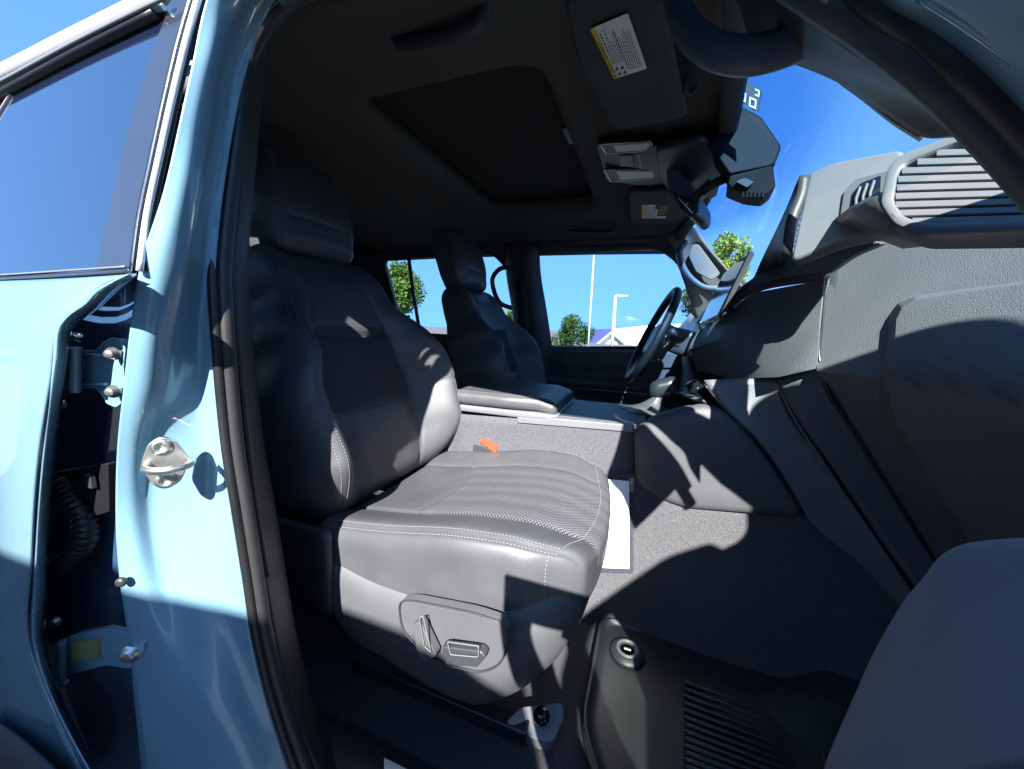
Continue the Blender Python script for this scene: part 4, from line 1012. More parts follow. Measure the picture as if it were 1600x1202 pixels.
# recliner cover between back and cushion, seat belt hook
rbox('recliner_cover', plastic_d, (.07, .012, .09), .011, (10, 5, 10), lambda p, q: Vector((-.60+p.x, YC-.262+p.y, .80+p.z)), seat)
lathe('side_hook', P(404, 548, y=-.66), (1, -.3, 0), [(.002, -.012), (.004, -.010), (.004, .012), (.002, .014)], brownst, seat, seg=10)
# rail, foot cover
for yy in (-.56, -.17): box('seat_rail', (-.36, yy, .512), (.42, .03, .03), mat('rail_steel', (.05, .05, .055), .4, .6), seat, bevel=.004)
fc = plate('rail_foot_cover', rounded([P(792, 1126, z=.535), P(815, 1105, z=.535), P(878, 1098, z=.535), P(882, 1118, z=.535), P(866, 1156, z=.515), P(855, 1160, z=.51), P(797, 1142, z=.515)], .008), (0, 0, -.022), plastic_g, seat, bevel=.005)
lathe('rail_bolt', P(846, 1118, z=.548), (0, -.3, 1), [(.016, -.004), (.016, 0), (.011, .001), (.011, .008), (.006, .010), (0, .010)], gloss, seat, seg=12)
tube('cushion_seam', spath(cush_f, HC, RC, (1, -1), [(-.98+1.8*i/40, -.55-.30*math.sin(i/40*math.pi)) for i in range(41)], .0003, Vector((-.33, YC, .86))), .0012, thread_b, seat, seg=6)

def copy_tree(o, parent, off):
    c = o.copy(); col.objects.link(c); c.parent = parent; c.matrix_parent_inverse = o.matrix_parent_inverse.copy()
    if 'label' in c.keys(): del c['label']
    for ch in list(o.children):
        if ch.name.split('.')[0] in ('recline_switch', 'recline_switch_trim', 'slide_switch', 'slide_switch_trim', 'switch_panel', 'panel_edge', 'rail_foot_cover', 'rail_bolt', 'side_hook'): continue
        k = ch.copy(); col.objects.link(k); k.parent = c
    return c
ds = copy_tree(seat, suv, None); ds.location = (.07, .77, 0)
ds['label'] = "driver's seat in shade on the far side of the console"
# second row bench, in the dark behind
bench = rbox('rear_bench', leather, (.24, .66, .07), .05, (12, 30, 8), lambda p, q: Vector((-1.32+p.x, p.y, .86+p.z)), suv)
rbox('bench_back', leather, (.07, .66, .28), .05, (8, 30, 12), lambda p, q: Vector((-1.60+p.x-.35*p.z, p.y, 1.12+p.z)), bench)
for yy in (-.42, .42): rbox('headrest', leather, (.05, .12, .08), .035, (8, 12, 10), lambda p, q, yy=yy: Vector((-1.74+p.x, yy+p.y, 1.47+p.z)), bench)

# ================================================================== floor mat
mt = empty('floor_mat', (.15, -.4, .5))
tag(mt, 'black rubber floor mat with ribs and a round fixing hook in the passenger footwell', 'floor mat')
mo = [P(938, 968, z=.502), P(990, 982, z=.502), P(1118, 1008, z=.502), P(1240, 1030, z=.505), P(1330, 1040, z=.51), P(1400, 1020, z=.55), P(1475, 1120, z=.55), P(1440, 1320, z=.51), P(1200, 1420, z=.503), P(960, 1340, z=.502), P(905, 1135, z=.502)]
def mat_mesh():
    bm = bmesh.new(); n = 90; ring = resample(rounded(mo, .03), n); c = sum(mo, Vector())/len(mo); rings = []
    for s, d in ((1.0, -.004), (1.0, .014), (.985, .016), (.965, .012), (.95, .004), (.90, .0028), (.6, .0028), (.3, .0028)):
        rings.append([Vector((c.x+(p.x-c.x)*s, c.y+(p.y-c.y)*s, max(p.z, .0)+d)) for p in ring])
    vs = grid(bm, rings, closed=True); cv = bm.verts.new(c+Vector((0, 0, .0028)))
    for j in range(n): bm.faces.new((vs[-1][j], vs[-1][(j+1) % n], cv))
    return link('mat_sheet', bm, matrub, mt)
ms = mat_mesh()
bm = bmesh.new()
for k in range(17):
    v0 = 1066+k*11.0; a = P(1068-(k*.0), v0, z=.508); b = P(1215+k*5, v0+52+k*2.2, z=.508)
    add_tube(bm, [a, a.lerp(b, .03)+Vector((0, 0, .001)), a.lerp(b, .97)+Vector((0, 0, .001)), b], [.001, .0048, .0048, .001], 8)
link('mat_rib', bm, matrub, mt)
tube('mat_ridge', spl([P(1232, 1045, z=.512), P(1262, 1110, z=.512), P(1300, 1210, z=.512)], 6), (.006, .008), matrub, mt, seg=8)
bm = bmesh.new()
hkc = P(980, 1018, z=.512)
fh = lathe('fixing_hook', hkc, (0, 0, 1), [(.042, -.004), (.040, .001), (.033, .005), (.029, .008), (.022, .009), (.017, .006), (.012, .003), (0, .003)], plastic_d, mt, seg=32)
lathe('hook_ring', hkc+Vector((0, 0, .007)), (0, 0, 1), [(.027, -.002), (.027, .003), (.022, .005), (.019, .002), (.019, -.002)], plastic_g, mt, seg=32)
box('hook_latch', hkc+Vector((0, 0, .006)), (.018, .007, .006), steel, mt, bevel=.002)

# ================================================================== NEAR SIDE: B-pillar, rear door
def tum(v): return max(0, 450-v)*.00013
bpY = (-.895, -.884, -.872, -.856, -.838, -.822)
prows = [
    [(345, -60), (378, -60), (402, -60), (425, -60), (452, -60), (485, -60)],
    [(322, 0), (345, 0), (365, 0), (385, 0), (405, 0), (425, 0)],
    [(300, 100), (322, 100), (338, 100), (352, 100), (368, 100), (388, 98)],
    [(278, 200), (300, 200), (318, 200), (334, 200), (348, 200), (364, 200)],
    [(256, 300), (282, 300), (302, 300), (318, 300), (332, 300), (348, 300)],
    [(222, 415), (255, 410), (280, 410), (300, 410), (318, 410), (338, 410)],
    [(208, 500), (240, 500), (264, 500), (288, 500), (310, 500), (334, 500)],
    [(196, 600), (226, 600), (252, 600), (282, 600), (310, 600), (338, 600)],
    [(184, 700), (208, 700), (232, 700), (282, 700), (320, 700), (349, 700)],
    [(182, 800), (206, 800), (232, 800), (290, 800), (334, 800), (364, 800)],
    [(190, 900), (222, 900), (250, 900), (305, 900), (350, 900), (380, 900)],
    [(205, 1000), (250, 1000), (282, 1000), (330, 1000), (368, 1000), (395, 1000)],
    [(215, 1100), (280, 1100), (320, 1100), (360, 1100), (392, 1100), (420, 1100)],
    [(225, 1202), (310, 1202), (350, 1202), (392, 1202), (425, 1202), (452, 1202)],
    [(235, 1330), (350, 1330), (395, 1330), (440, 1330), (470, 1330), (500, 1330)]]
dyv = [.002, .003, .005, .006, .006, .006, .007, .009, .012, .013, .010, .005, .002, 0, 0]
rows = []
for r_, dv in zip(prows, dyv): rows.append([P(u, v, y=yy+tum(v)+(dv if k in (3, 4) else (dv*.3 if k == 2 else 0))) for k, ((u, v), yy) in enumerate(zip(r_, bpY))])
bp = patch('b_pillar', rows, paint_in, suv, 6, 8, solid=.003)
bp['label'] = 'light blue painted B-pillar with the door striker'
# pillar ridge
tube('pressed_ridge', spl([P(202, 905, y=-.887), P(218, 925, y=-.884), P(246, 945, y=-.878), P(262, 1000, y=-.876), P(300, 1100, y=-.872), P(345, 1202, y=-.868)], 6), (.003, .004), paint_in, bp, seg=8)
tube('pressed_ridge', spl([P(216, 1098, y=-.891), P(245, 1112, y=-.888), P(290, 1135, y=-.884), P(304, 1165, y=-.882), P(318, 1210, y=-.88)], 6), (.0022, .003), paint_in, bp, seg=8)
# seals of the door opening
seal = spl([P(470, -45, y=-.818+tum(-45)), P(432, -5, y=-.818+tum(-5)), P(402, 25, y=-.818+tum(25)), P(376, 70, y=-.819+tum(70)), P(362, 140, y=-.820+tum(140)), P(350, 240, y=-.821+tum(240)), P(340, 320, y=-.822+tum(320)), P(332, 420, y=-.823+tum(420)), P(336, 500, y=-.823+tum(500)), P(344, 600, y=-.823+tum(600)), P(354, 700, y=-.823+tum(700)), P(370, 800, y=-.823+tum(800)), P(386, 900, y=-.823+tum(900)), P(402, 1000, y=-.823+tum(1000)), P(427, 1100, y=-.823+tum(1100)), P(462, 1202, y=-.823+tum(1202)), P(510, 1320, y=-.823+tum(1320))], 8)
tube('door_seal', seal, .0062, rubber, bp, seg=12)
tube('door_seal', [p+Vector((.004, .011, 0)) for p in seal], (.0075, .009), rubber_r, bp, seg=12)
# interior B-pillar trim behind the seal
def off(L, du, yy, k0=0): return [P(u+du, v, y=yy+tum(v)) for u, v in L]
SL = [(470, -45), (412, 25), (386, 70), (372, 140), (362, 240), (354, 320), (348, 420), (352, 500), (362, 600), (374, 700), (392, 800), (408, 900), (426, 1000), (452, 1100), (492, 1202), (545, 1320)]
patch('b_pillar_inner_trim', [off(SL, 0, -.806), off(SL, 16, -.785), off(SL, 30, -.76), off(SL, 32, -.70)], mat('pillar_vinyl', (.018, .020, .024), .5, bump=('noise', 600, .2, .0005)), bp, 5, 3, solid=.004)
tube('rubber_lip', spl([P(390, 75, y=-.797+tum(75)), P(381, 160, y=-.797+tum(160)), P(372, 300, y=-.798+tum(300)), P(366, 420, y=-.799+tum(420)), P(370, 500, y=-.799+tum(500)), P(380, 620, y=-.799+tum(620)), P(398, 780, y=-.799+tum(780)), P(418, 900, y=-.799+tum(900))], 8), (.003, .004), rubber_r, bp, seg=8)
# wide blocker behind (outer skin of the pillar top + belt hardware in the dark)
lpatch('pillar_back', [[Vector((-.60-t, -.80+t, z)), Vector((-.66-t*.5, -.745+t, z)), Vector((-.78, -.74+t, z))] for z, t in ((.45, 0), (1.2, 0), (1.45, .03), (1.72, .06))], plastic_d, bp, solid=.01)
lpatch('pillar_top_trim', [[Vector((-.60, -.76, 1.60)), Vector((-.62, -.71, 1.72))], [Vector((-.80, -.78, 1.55)), Vector((-.80, -.71, 1.72))]], plastic_d, bp, solid=.01)
# striker
sc0 = P(258, 722, y=-.8745); nS = Vector((.80, -.60, 0)).normalized(); tS = Vector((.60, .80, 0)); zS = Vector((0, 0, 1))
def S3(a, b, c_=0): return sc0+tS*a+zS*b+nS*c_
bm = bmesh.new(); add_poly(bm, rounded([S3(-.021, .0), S3(-.012, .026), S3(0, .034), S3(.013, .026), S3(.024, 0), S3(.013, -.026), S3(0, -.034), S3(-.012, -.026)], .006, 3), nS*.006)
stk2 = link('door_striker', bm, steel, bp, bevel=.0012)
for b in (.021, -.021): lathe('striker_bolt', S3(.0, b, .006), nS, [(.010, 0), (.010, .002), (.0075, .0035), (.0045, .0035), (.004, .001), (0, .001)], steel, bp, seg=20)
tube('striker_loop', spl([S3(-.014, 0, .004), S3(-.013, 0, .020), S3(-.004, 0, .030), S3(.012, 0, .034), S3(.022, 0, .030), S3(.026, 0, .02), S3(.026, 0, .004)], 6), .0042, steel, bp, seg=10)
# rubber bump stop
lathe('bump_stop', P(189, 910, y=-.902), (.5, -.86, 0), [(.0062, -.002), (.0062, .001), (.0045, .003), (.002, .0035), (0, .003)], rubber_r, bp, seg=20)

# --- rear door (closed) and the gap with hinges
rd = patch('rear_door', [
    [P(212, 428, y=-.900), P(140, 433, y=-.905), P(60, 437, y=-.905), P(-80, 442, y=-.905), P(-500, 450, y=-.905)],
    [P(150, 470, y=-.915), P(110, 473, y=-.918), P(40, 476, y=-.918), P(-80, 480, y=-.918), P(-500, 490, y=-.918)],
    [P(92, 510, y=-.925), P(60, 512, y=-.928), P(10, 514, y=-.928), P(-80, 517, y=-.928), P(-500, 525, y=-.928)],
    [P(76, 600, y=-.930), P(40, 600, y=-.934), P(-10, 600, y=-.935), P(-90, 600, y=-.935), P(-500, 600, y=-.935)],
    [P(58, 720, y=-.932), P(30, 720, y=-.937), P(-20, 720, y=-.938), P(-90, 720, y=-.938), P(-500, 720, y=-.938)],
    [P(48, 870, y=-.932), P(20, 870, y=-.937), P(-30, 870, y=-.938), P(-100, 870, y=-.938), P(-500, 870, y=-.938)],
    [P(48, 1020, y=-.930), P(20, 1010, y=-.935), P(-40, 1000, y=-.936), P(-110, 990, y=-.936), P(-500, 960, y=-.936)],
    [P(96, 1140, y=-.925), P(50, 1125, y=-.930), P(-20, 1100, y=-.931), P(-120, 1080, y=-.931), P(-500, 1000, y=-.931)],
    [P(170, 1290, y=-.92), P(100, 1250, y=-.925), P(0, 1180, y=-.926), P(-100, 1120, y=-.926), P(-500, 1040, y=-.926)]], paint, suv, 6, 7, solid=.002)
rd['label'] = 'closed light blue rear passenger door with dark glass'
ed = [(208, 427), (186, 430), (168, 441), (130, 474), (96, 500), (88, 512), (82, 560), (74, 620), (62, 720), (53, 830), (50, 920), (52, 1020), (72, 1080), (100, 1140), (150, 1230), (200, 1320)]
rowE = [[P(u-2, v, y=-.926) for u, v in ed], [P(u+6, v+1, y=-.928) for u, v in ed], [P(u+14, v+3, y=-.922) for u, v in ed], [P(u+22, v+6, y=-.910) for u, v in ed], [P(u+25, v+8, y=-.897) for u, v in ed]]
for r_ in rowE: r_[0] = P(208, 428, y=-.903); r_[1] = r_[1].lerp(r_[0], .5)
patch('door_edge', rowE, paint, rd, 5, 3, solid=.002)
# cavity behind
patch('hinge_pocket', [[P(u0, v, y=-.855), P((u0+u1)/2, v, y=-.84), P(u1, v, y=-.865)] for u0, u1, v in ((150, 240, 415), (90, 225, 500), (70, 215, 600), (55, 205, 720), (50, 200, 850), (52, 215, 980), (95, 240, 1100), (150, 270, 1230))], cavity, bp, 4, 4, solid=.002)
# hinges
def hinge(v0, sc, yb=-.885):
    pts = [(102, 548), (150, 549), (160, 540), (166, 532), (178, 529), (190, 532), (196, 545), (193, 575), (196, 612), (192, 628), (182, 636), (168, 630), (158, 612), (150, 605), (100, 608)]
    return [P(100+(u-100)*sc+(v0[0]), 582+(v-582)*sc+v0[1], y=yb) for u, v in pts]
hn = bmesh.new(); add_poly(hn, rounded(hinge((0, 0), 1.0), .003, 3), (0, .014, 0)); h1 = link('door_hinge', hn, paint_in, rd, bevel=.0015)
tube('hinge_rim', resample(rounded(hinge((0, 0), 1.0, -.886), .003, 3), 80), .0011, paint_in, rd, closed=True, seg=6)
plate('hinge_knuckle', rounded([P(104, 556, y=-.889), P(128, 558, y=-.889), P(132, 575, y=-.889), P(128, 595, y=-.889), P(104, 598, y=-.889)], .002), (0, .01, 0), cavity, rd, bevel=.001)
hn = bmesh.new(); add_poly(hn, rounded([P(78, 1010, y=-.885), P(120, 990, y=-.887), P(165, 982, y=-.89), P(200, 990, y=-.893), P(226, 1005, y=-.895), P(222, 1032, y=-.895), P(200, 1045, y=-.893), P(165, 1040, y=-.89), P(120, 1052, y=-.887), P(82, 1058, y=-.885)], .004, 3), (0, .008, 0)); link('door_hinge', hn, paint_in, rd, bevel=.0015)
plate('hinge_plate', rounded([P(112, 1004, y=-.892), P(152, 1000, y=-.894), P(154, 1028, y=-.894), P(112, 1034, y=-.892)], .002), (0, .006, 0), mat('yellowed_paint', (.16, .17, .07), .4), rd, bevel=.001)
for u, v, yy, r_ in ((120, 528, -.875, .0045), (96, 632, -.872, .0045), (88, 971, -.872, .0055), (103, 1066, -.872, .0045), (176, 553, -.893, .005), (177, 612, -.893, .005), (203, 1022, -.900, .0085)):
    m_ = steel
    lathe('hinge_bolt', P(u, v, y=yy), (.55, -.83, 0), [(r_*1.5, -.002), (r_*1.5, .001), (r_, .002), (r_, .006), (r_*.7, .007), (0, .007)], m_, rd, seg=6 if r_ > .008 else 16)
for a_, b_, r_ in (((118, 543), (118, 612), .0055), ((98, 1003), (97, 1062), .0055)):
    tube('hinge_barrel', [P(*a_, y=-.893), P(*b_, y=-.893)], r_, paint_in, rd, seg=14, bevel=.0008)
for a_, b_ in (((128, 553), (165, 556)), ((128, 601), (165, 600)), ((160, 996), (214, 1006)), ((160, 1034), (210, 1032))):
    tube('hinge_rib', [P(*a_, y=-.888), P(*b_, y=-.889)], (.0018, .0022), paint_in, rd, seg=8)
# wiring boot
wb = spl([P(96, 752, y=-.885), P(112, 775, y=-.883), P(130, 800, y=-.880), P(136, 830, y=-.878), P(125, 858, y=-.878), P(104, 878, y=-.880), P(82, 895, y=-.883)], 14)
tube('wiring_boot', wb, [.0135*(1+.16*math.sin(i*1.57)) for i in range(len(wb))], rubber, bp, seg=16)
plate('wiring_connector', rounded([P(84, 738, y=-.884), P(168, 724, y=-.880), P(170, 800, y=-.880), P(150, 806, y=-.880), P(140, 780, y=-.881), P(90, 770, y=-.884)], .003), (0, .012, 0), rubber, bp, bevel=.0015)
box('connector_block', P(142, 752, y=-.886), (.014, .006, .018), plastic_d, bp, bevel=.001)
# glass and trims of the rear door
GP0 = Vector((-.6, -.893, 1.31)); GNv = Vector((0, -1, .20)).normalized()
def Gp(u, v, d=0): return PL(u, v, GP0+Vector((0, d, 0)), GNv)
gb_ = plate('window_pane', [Gp(212, 422), Gp(232, 330), Gp(262, 200), Gp(305, 0), Gp(325, -80), Gp(262, 8), Gp(0, 138), Gp(-400, 330), Gp(-700, 452)], (0, .004, 0), g_dark, rd, bevel=0, smooth=False)
plate('pillar_applique', [Gp(150, 420, -.002), Gp(206, 418, -.002), Gp(237, 270, -.002), Gp(262, 150, -.002), Gp(300, -10, -.002), Gp(272, -10, -.002), Gp(245, 60, -.002), Gp(195, 220, -.002)], (0, .002, 0), applm, rd, bevel=.0005, smooth=False)
def strip(name, L, w_, t_, m_, par, d=0):
    pts = spl([Gp(u, v, d) for u, v in L], 6); return tube(name, pts, (t_, w_), m_, par, seg=8)
VL = [(310, -30), (284, 60), (262, 150), (240, 250), (222, 335), (210, 424)]
strip('window_edge_seal', VL, .0045, .003, rubber, rd, -.004)
strip('bright_edge', [(u-5, v) for u, v in VL], .0009, .0009, chrome, rd, -.008)
strip('bright_edge', [(u+8, v) for u, v in VL], .0032, .003, silver, rd, -.006)
strip('pillar_gap_seal', [(u+17, v) for u, v in VL], .0025, .002, rubber, rd, -.001)
strip('belt_moulding', [(208, 424), (150, 428), (0, 437), (-300, 452)], .0035, .0035, applm, rd, -.004)
strip('belt_bright', [(195, 417), (150, 420), (0, 430), (-300, 446)], .0012, .0012, silver_t, rd, -.008)
strip('window_top_seal', [(-400, 340), (0, 148), (120, 84), (245, 22)], .006, .004, rubber, rd, -.004)
strip('window_top_trim', [(-400, 322), (0, 134), (120, 72), (250, 8)], .006, .004, paint, rd, -.006)
strip('drip_moulding', [(-400, 300), (0, 128), (120, 64), (262, -6)], .0022, .0022, silver_t, rd, -.011)
strip('quarter_bar', [(-14, 200), (2, 172), (17, 148)], .0022, .001, silver, rd, -.0005)
pts = spl([P(-500, 300, y=-.80), P(-200, 195, y=-.80), P(0, 118, y=-.80), P(120, 60, y=-.80), P(235, 5, y=-.80), P(330, -45, y=-.80)], 8)
rr_ = tube('roof_rail', pts, (.012, .010), silver, suv, seg=14)
rr_['label'] = 'silver roof rail above the rear door glass'
# header above the door opening (outside the picture top)
hdr = []
for u in (420, 520, 640, 800, 960, 1100, 1220, 1290):
    q = P(u, -45-max(0, u-900)*.22, y=-.775); hdr.append([Vector((q.x, -.79, max(1.705, q.z+.07))), Vector((q.x, -.80, q.z+.06)), Vector((q.x, -.79, q.z)), Vector((q.x, -.765, q.z-.004)), Vector((q.x, -.745, q.z+.014)), Vector((q.x, -.725, q.z+.10))])
patch('door_header', hdr, paint_in, suv, 3, 4, solid=.006)
# dark cladding, lower left
patch('wheel_arch_cladding', [[P(-30, 1120, y=-.945), P(20, 1150, y=-.945), P(60, 1185, y=-.945), P(120, 1240, y=-.94)], [P(-80, 1200, y=-.955), P(-20, 1240, y=-.955), P(40, 1290, y=-.955), P(100, 1330, y=-.95)], [P(-80, 1300, y=-.955), P(-20, 1330, y=-.955), P(40, 1380, y=-.955), P(100, 1400, y=-.95)]], cladding, rd, 4, 3, solid=.004)

# ---------------- front passenger door, swung open (casts the shade in the footwell)
hx, hy = .62, -.92; an = R(64)
dE = Vector((-math.cos(an), -math.sin(an), 0)); dN = Vector((math.sin(an), -math.cos(an), 0))
def D(s, z, t=0): return Vector((hx, hy, z))+dE*s+dN*t
fd = plate('front_door', [D(.0, .55), D(.0, 1.24), D(.10, 1.27), D(1.02, 1.29), D(1.06, 1.0), D(1.0, .62), D(.9, .50), D(.05, .50)], dN*.10, paint, suv, bevel=.02)
fd['label'] = 'open front passenger door'
inner = rounded([D(.10, 1.29), D(.98, 1.31), D(.96, 1.62), D(.90, 1.655), D(.62, 1.67), D(.5, 1.645)], .03)
out_ = [D(.04, 1.25), D(1.03, 1.27), D(1.02, 1.66), D(.93, 1.71), D(.58, 1.72), D(.42, 1.68)]
tube('window_frame', resample([D(.06, 1.27, .05), D(.47, 1.665, .05), D(.60, 1.70, .05), D(.92, 1.69, .05), D(1.0, 1.62, .05), D(1.02, 1.27, .05)], 40, False), (.022, .02), rubber, fd, seg=8)
plate('window_pane', [D(.10, 1.26, .05), D(1.0, 1.27, .05), D(.99, 1.62, .05), D(.9, 1.68, .05), D(.60, 1.69, .05), D(.47, 1.65, .05)], dN*.004, g_sun, fd, bevel=0, smooth=False)
rbox('wing_mirror', paint, (.05, .11, .08), .04, (8, 10, 8), lambda p, q: D(.12, 1.32, .22)+dN*p.y*1.0+dE*p.x+Vector((0, 0, p.z)), fd)

# ================================================================== foreground padded thing, lower right
def fabric():
    B = [(1290, 1225), (1325, 1100), (1352, 1030), (1393, 1012)]
    rows = [
        [P(1417, 1018, x=.33), P(1457, 955, x=.33), P(1492, 932, x=.31), P(1545, 895, x=.27), P(1600, 893, x=.25), P(1700, 900, x=.24)],
        [P(1400, 1050, x=.29), P(1450, 985, x=.265), P(1489, 945, x=.255), P(1540, 905, x=.235), P(1602, 905, x=.225), P(1710, 915, x=.215)],
        [P(1377, 1105, x=.27), P(1430, 1045, x=.235), P(1474, 1010, x=.225), P(1545, 985, x=.205), P(1612, 985, x=.20), P(1730, 990, x=.195)],
        [P(1354, 1160, x=.25), P(1410, 1120, x=.215), P(1464, 1090, x=.205), P(1550, 1070, x=.19), P(1622, 1070, x=.18), P(1750, 1080, x=.175)],
        [P(1332, 1215, x=.235), P(1390, 1200, x=.20), P(1452, 1180, x=.19), P(1555, 1165, x=.175), P(1630, 1165, x=.165), P(1770, 1180, x=.16)],
        [P(1307, 1300, x=.22), P(1367, 1300, x=.185), P(1452, 1300, x=.175), P(1560, 1300, x=.16), P(1640, 1300, x=.15), P(1790, 1310, x=.145)]]
    m = speckle('blue_grey_cloth', (.070, .078, .100), (.11, .122, .155), 1500, .8, .35)
    o = patch('padded_panel', rows, m, None, 8, 8, solid=.02)
    tube('fuzzy_edge', spl([P(1453, 957, x=.262), P(1444, 990, x=.255), P(1426, 1045, x=.228), P(1406, 1120, x=.208), P(1383, 1205, x=.192), P(1363, 1290, x=.18)], 8), (.006, .004), speckle('cloth_edge_highlight', (.16, .17, .21), (.30, .32, .38), 900, .9, .5), o, seg=10)  # paler tube paints the bright backlit edge of the cloth
    return o
fb = fabric()
bm = bmesh.new()
for dd in (0, 9):
    add_stitch(bm, spl([P(1492+dd, 948, x=.243), P(1478+dd, 1012, x=.214), P(1466+dd, 1092, x=.194), P(1452+dd, 1182, x=.179), P(1440+dd, 1290, x=.164)], 12), step=.0032, ln=.0022, r=.00045)
tst = link('seam_stitching', bm, mat('blue_thread', (.22, .25, .33), .7), fb)
# the fabric belongs to the photographer, who stands at the sill with one foot on it
per = empty('person', (.34, -1.40, 0))
tag(per, 'person in blue-grey trousers whose raised knee fills the lower right corner', 'person')
def skin(name, pts, edges, m, parent, sub=2):
    me = bpy.data.meshes.new(name); me.from_pydata([p[:3] for p in pts], edges, []); me.materials.append(m)
    o = bpy.data.objects.new(name, me); col.objects.link(o); o.parent = parent
    if parent is not None and parent.parent is None and parent.type == 'EMPTY': o.matrix_parent_inverse = Matrix.Translation(-Vector(parent.location))
    md = o.modifiers.new('k', 'SKIN'); md.use_smooth_shade = True
    for v, p in zip(me.skin_vertices[0].data, pts): v.radius = (p[3], p[4] if len(p) > 4 else p[3])
    me.skin_vertices[0].data[0].use_root = True
    sb = o.modifiers.new('u', 'SUBSURF'); sb.levels = sub; sb.render_levels = sub
    return o
skinm = mat('skin', (.45, .27, .19), .5, bump=('noise', 200, .2, .001)); jacket = mat('dark_jacket', (.03, .035, .05), .85, bump=('noise', 300, .4, .002)); hairm = mat('hair', (.03, .02, .015), .6, bump=('noise', 150, .8, .004))
V_ = [(.58, -1.46, .98, .20, .14), (.58, -1.44, 1.15, .23, .16), (.56, -1.39, 1.32, .24, .16), (.55, -1.36, 1.45, .12, .09), (.55, -1.33, 1.54, .055), (.54, -1.31, 1.60, .058), (.54, -1.30, 1.68, .082, .09), (.54, -1.30, 1.77, .070, .08),
      (.40, -1.37, 1.42, .065), (.24, -1.38, .93, .052), (.05, -1.25, 1.08, .036), (-.045, -1.185, 1.255, .022),
      (.72, -1.37, 1.43, .065), (.42, -1.36, .92, .052), (.16, -1.25, 1.05, .036), (.075, -1.185, 1.255, .022),
      (.50, -1.44, .88, .14), (.50, -1.42, .52, .10), (.50, -1.44, .12, .06), (.50, -1.34, .05, .045),
      (.64, -1.34, .98, .14), (.40, -1.06, 1.0, .11), (.20, -.86, .97, .06), (.24, -.84, .75, .05), (.26, -.86, .62, .042), (.24, -.76, .60, .038)]
V_ = [((p[0]+.0, p[1]+.14, p[2]+.04)+p[3:] if i in (1, 2, 3, 4, 5, 6, 7, 8, 12) else p) for i, p in enumerate(V_)]
E_ = [(0, 1), (1, 2), (2, 3), (3, 4), (4, 5), (5, 6), (6, 7), (3, 8), (8, 9), (9, 10), (10, 11), (3, 12), (12, 13), (13, 14), (14, 15), (0, 16), (16, 17), (17, 18), (18, 19), (0, 20), (20, 21), (21, 22), (22, 23), (23, 24), (24, 25)]
n0 = len(V_)
for hi, base, sgn in ((11, Vector((-.045, -1.185, 1.255)), 1), (15, Vector((.075, -1.185, 1.255)), -1)):       # five fingers on each hand, closed on the phone
    for k in range(4):
        a = base+Vector((sgn*.018, .012, .030-.018*k)); b = a+Vector((sgn*.018, .004, .002)); i0 = len(V_); V_ += [(*a, .0085), (*b, .0075)]; E_ += [(hi, i0), (i0, i0+1)]
    a = base+Vector((sgn*.008, -.014, .03)); i0 = len(V_); V_ += [(*a, .010), (*(a+Vector((sgn*.02, .0, .016))), .0085)]; E_ += [(hi, i0), (i0, i0+1)]
bod = skin('body', V_, E_, jacket, per)
bod.location.x = 0; fb.name = 'trousers'; fb.parent = per; fb.matrix_parent_inverse = Matrix.Translation(-Vector(per.location))
fe = bpy.data.objects['fuzzy_edge']; fe.name = 'trouser_edge_light'
rbox('hair', hairm, (.085, .10, .07), .06, (12, 12, 8), lambda p, q: Vector((.54, -1.18, 1.83))+p, per)
rbox('face', skinm, (.062, .05, .10), .045, (12, 10, 14), lambda p, q: Vector((.54, -1.09, 1.74))+p+Vector((0, .016*math.exp(-(p.x/.012)**2-((p.z+.005)/.02)**2), 0)), per)
ph = box('phone', (.015, -1.165, 1.27), (.15, .009, .072), gloss, None, bevel=.004)
tag(ph, 'black phone held up in both hands of the person outside the door', 'phone')

# ================================================================== OUTSIDE
gm = mat('asphalt', (.10, .10, .105), .9, bump=('noise', 60, .5, .01), var=(2, .2), spec=.2)
bm = bmesh.new(); grid(bm, [[Vector((x, y, 0)) for x in (-600, 0, 600)] for y in (-600, 0, 600)]); tag(link('ground', bm, gm, None, smooth=False), 'grey asphalt parking lot around the vehicle', 'ground', kind='structure')
gr = mat('grass', (.045, .075, .025), .95, bump=('noise', 30, .8, .03), var=(1.5, .4), spec=.1)
bm = bmesh.new(); grid(bm, [[Vector((x, y, .03)) for x in (-60, 60)] for y in (9, 26)]); tag(link('grass', bm, gr, None, smooth=False), 'strip of grass beyond the parking lot', 'grass', kind='structure')
bm = bmesh.new(); grid(bm, [[Vector((x, y, .03)) for x in (-60, 60)] for y in (-26, -8)]); tag(link('grass', bm, gr, None, smooth=False), 'strip of grass on the passenger side of the parking lot', 'grass', kind='structure')
linem = mat('road_paint', (.75, .75, .73), .7)
bm = bmesh.new()
for x in (-5.2, -2.5, 2.6, 5.3):
    for y0, y1 in ((-3.6, -8.0),): bm.faces.new([bm.verts.new(Vector(p)) for p in ((x, y0, .004), (x+.1, y0, .004), (x+.1, y1, .004), (x, y1, .004))])
tag(link('parking_lines', bm, linem, None, smooth=False), 'white painted lines of the parking bays', 'markings', kind='structure')

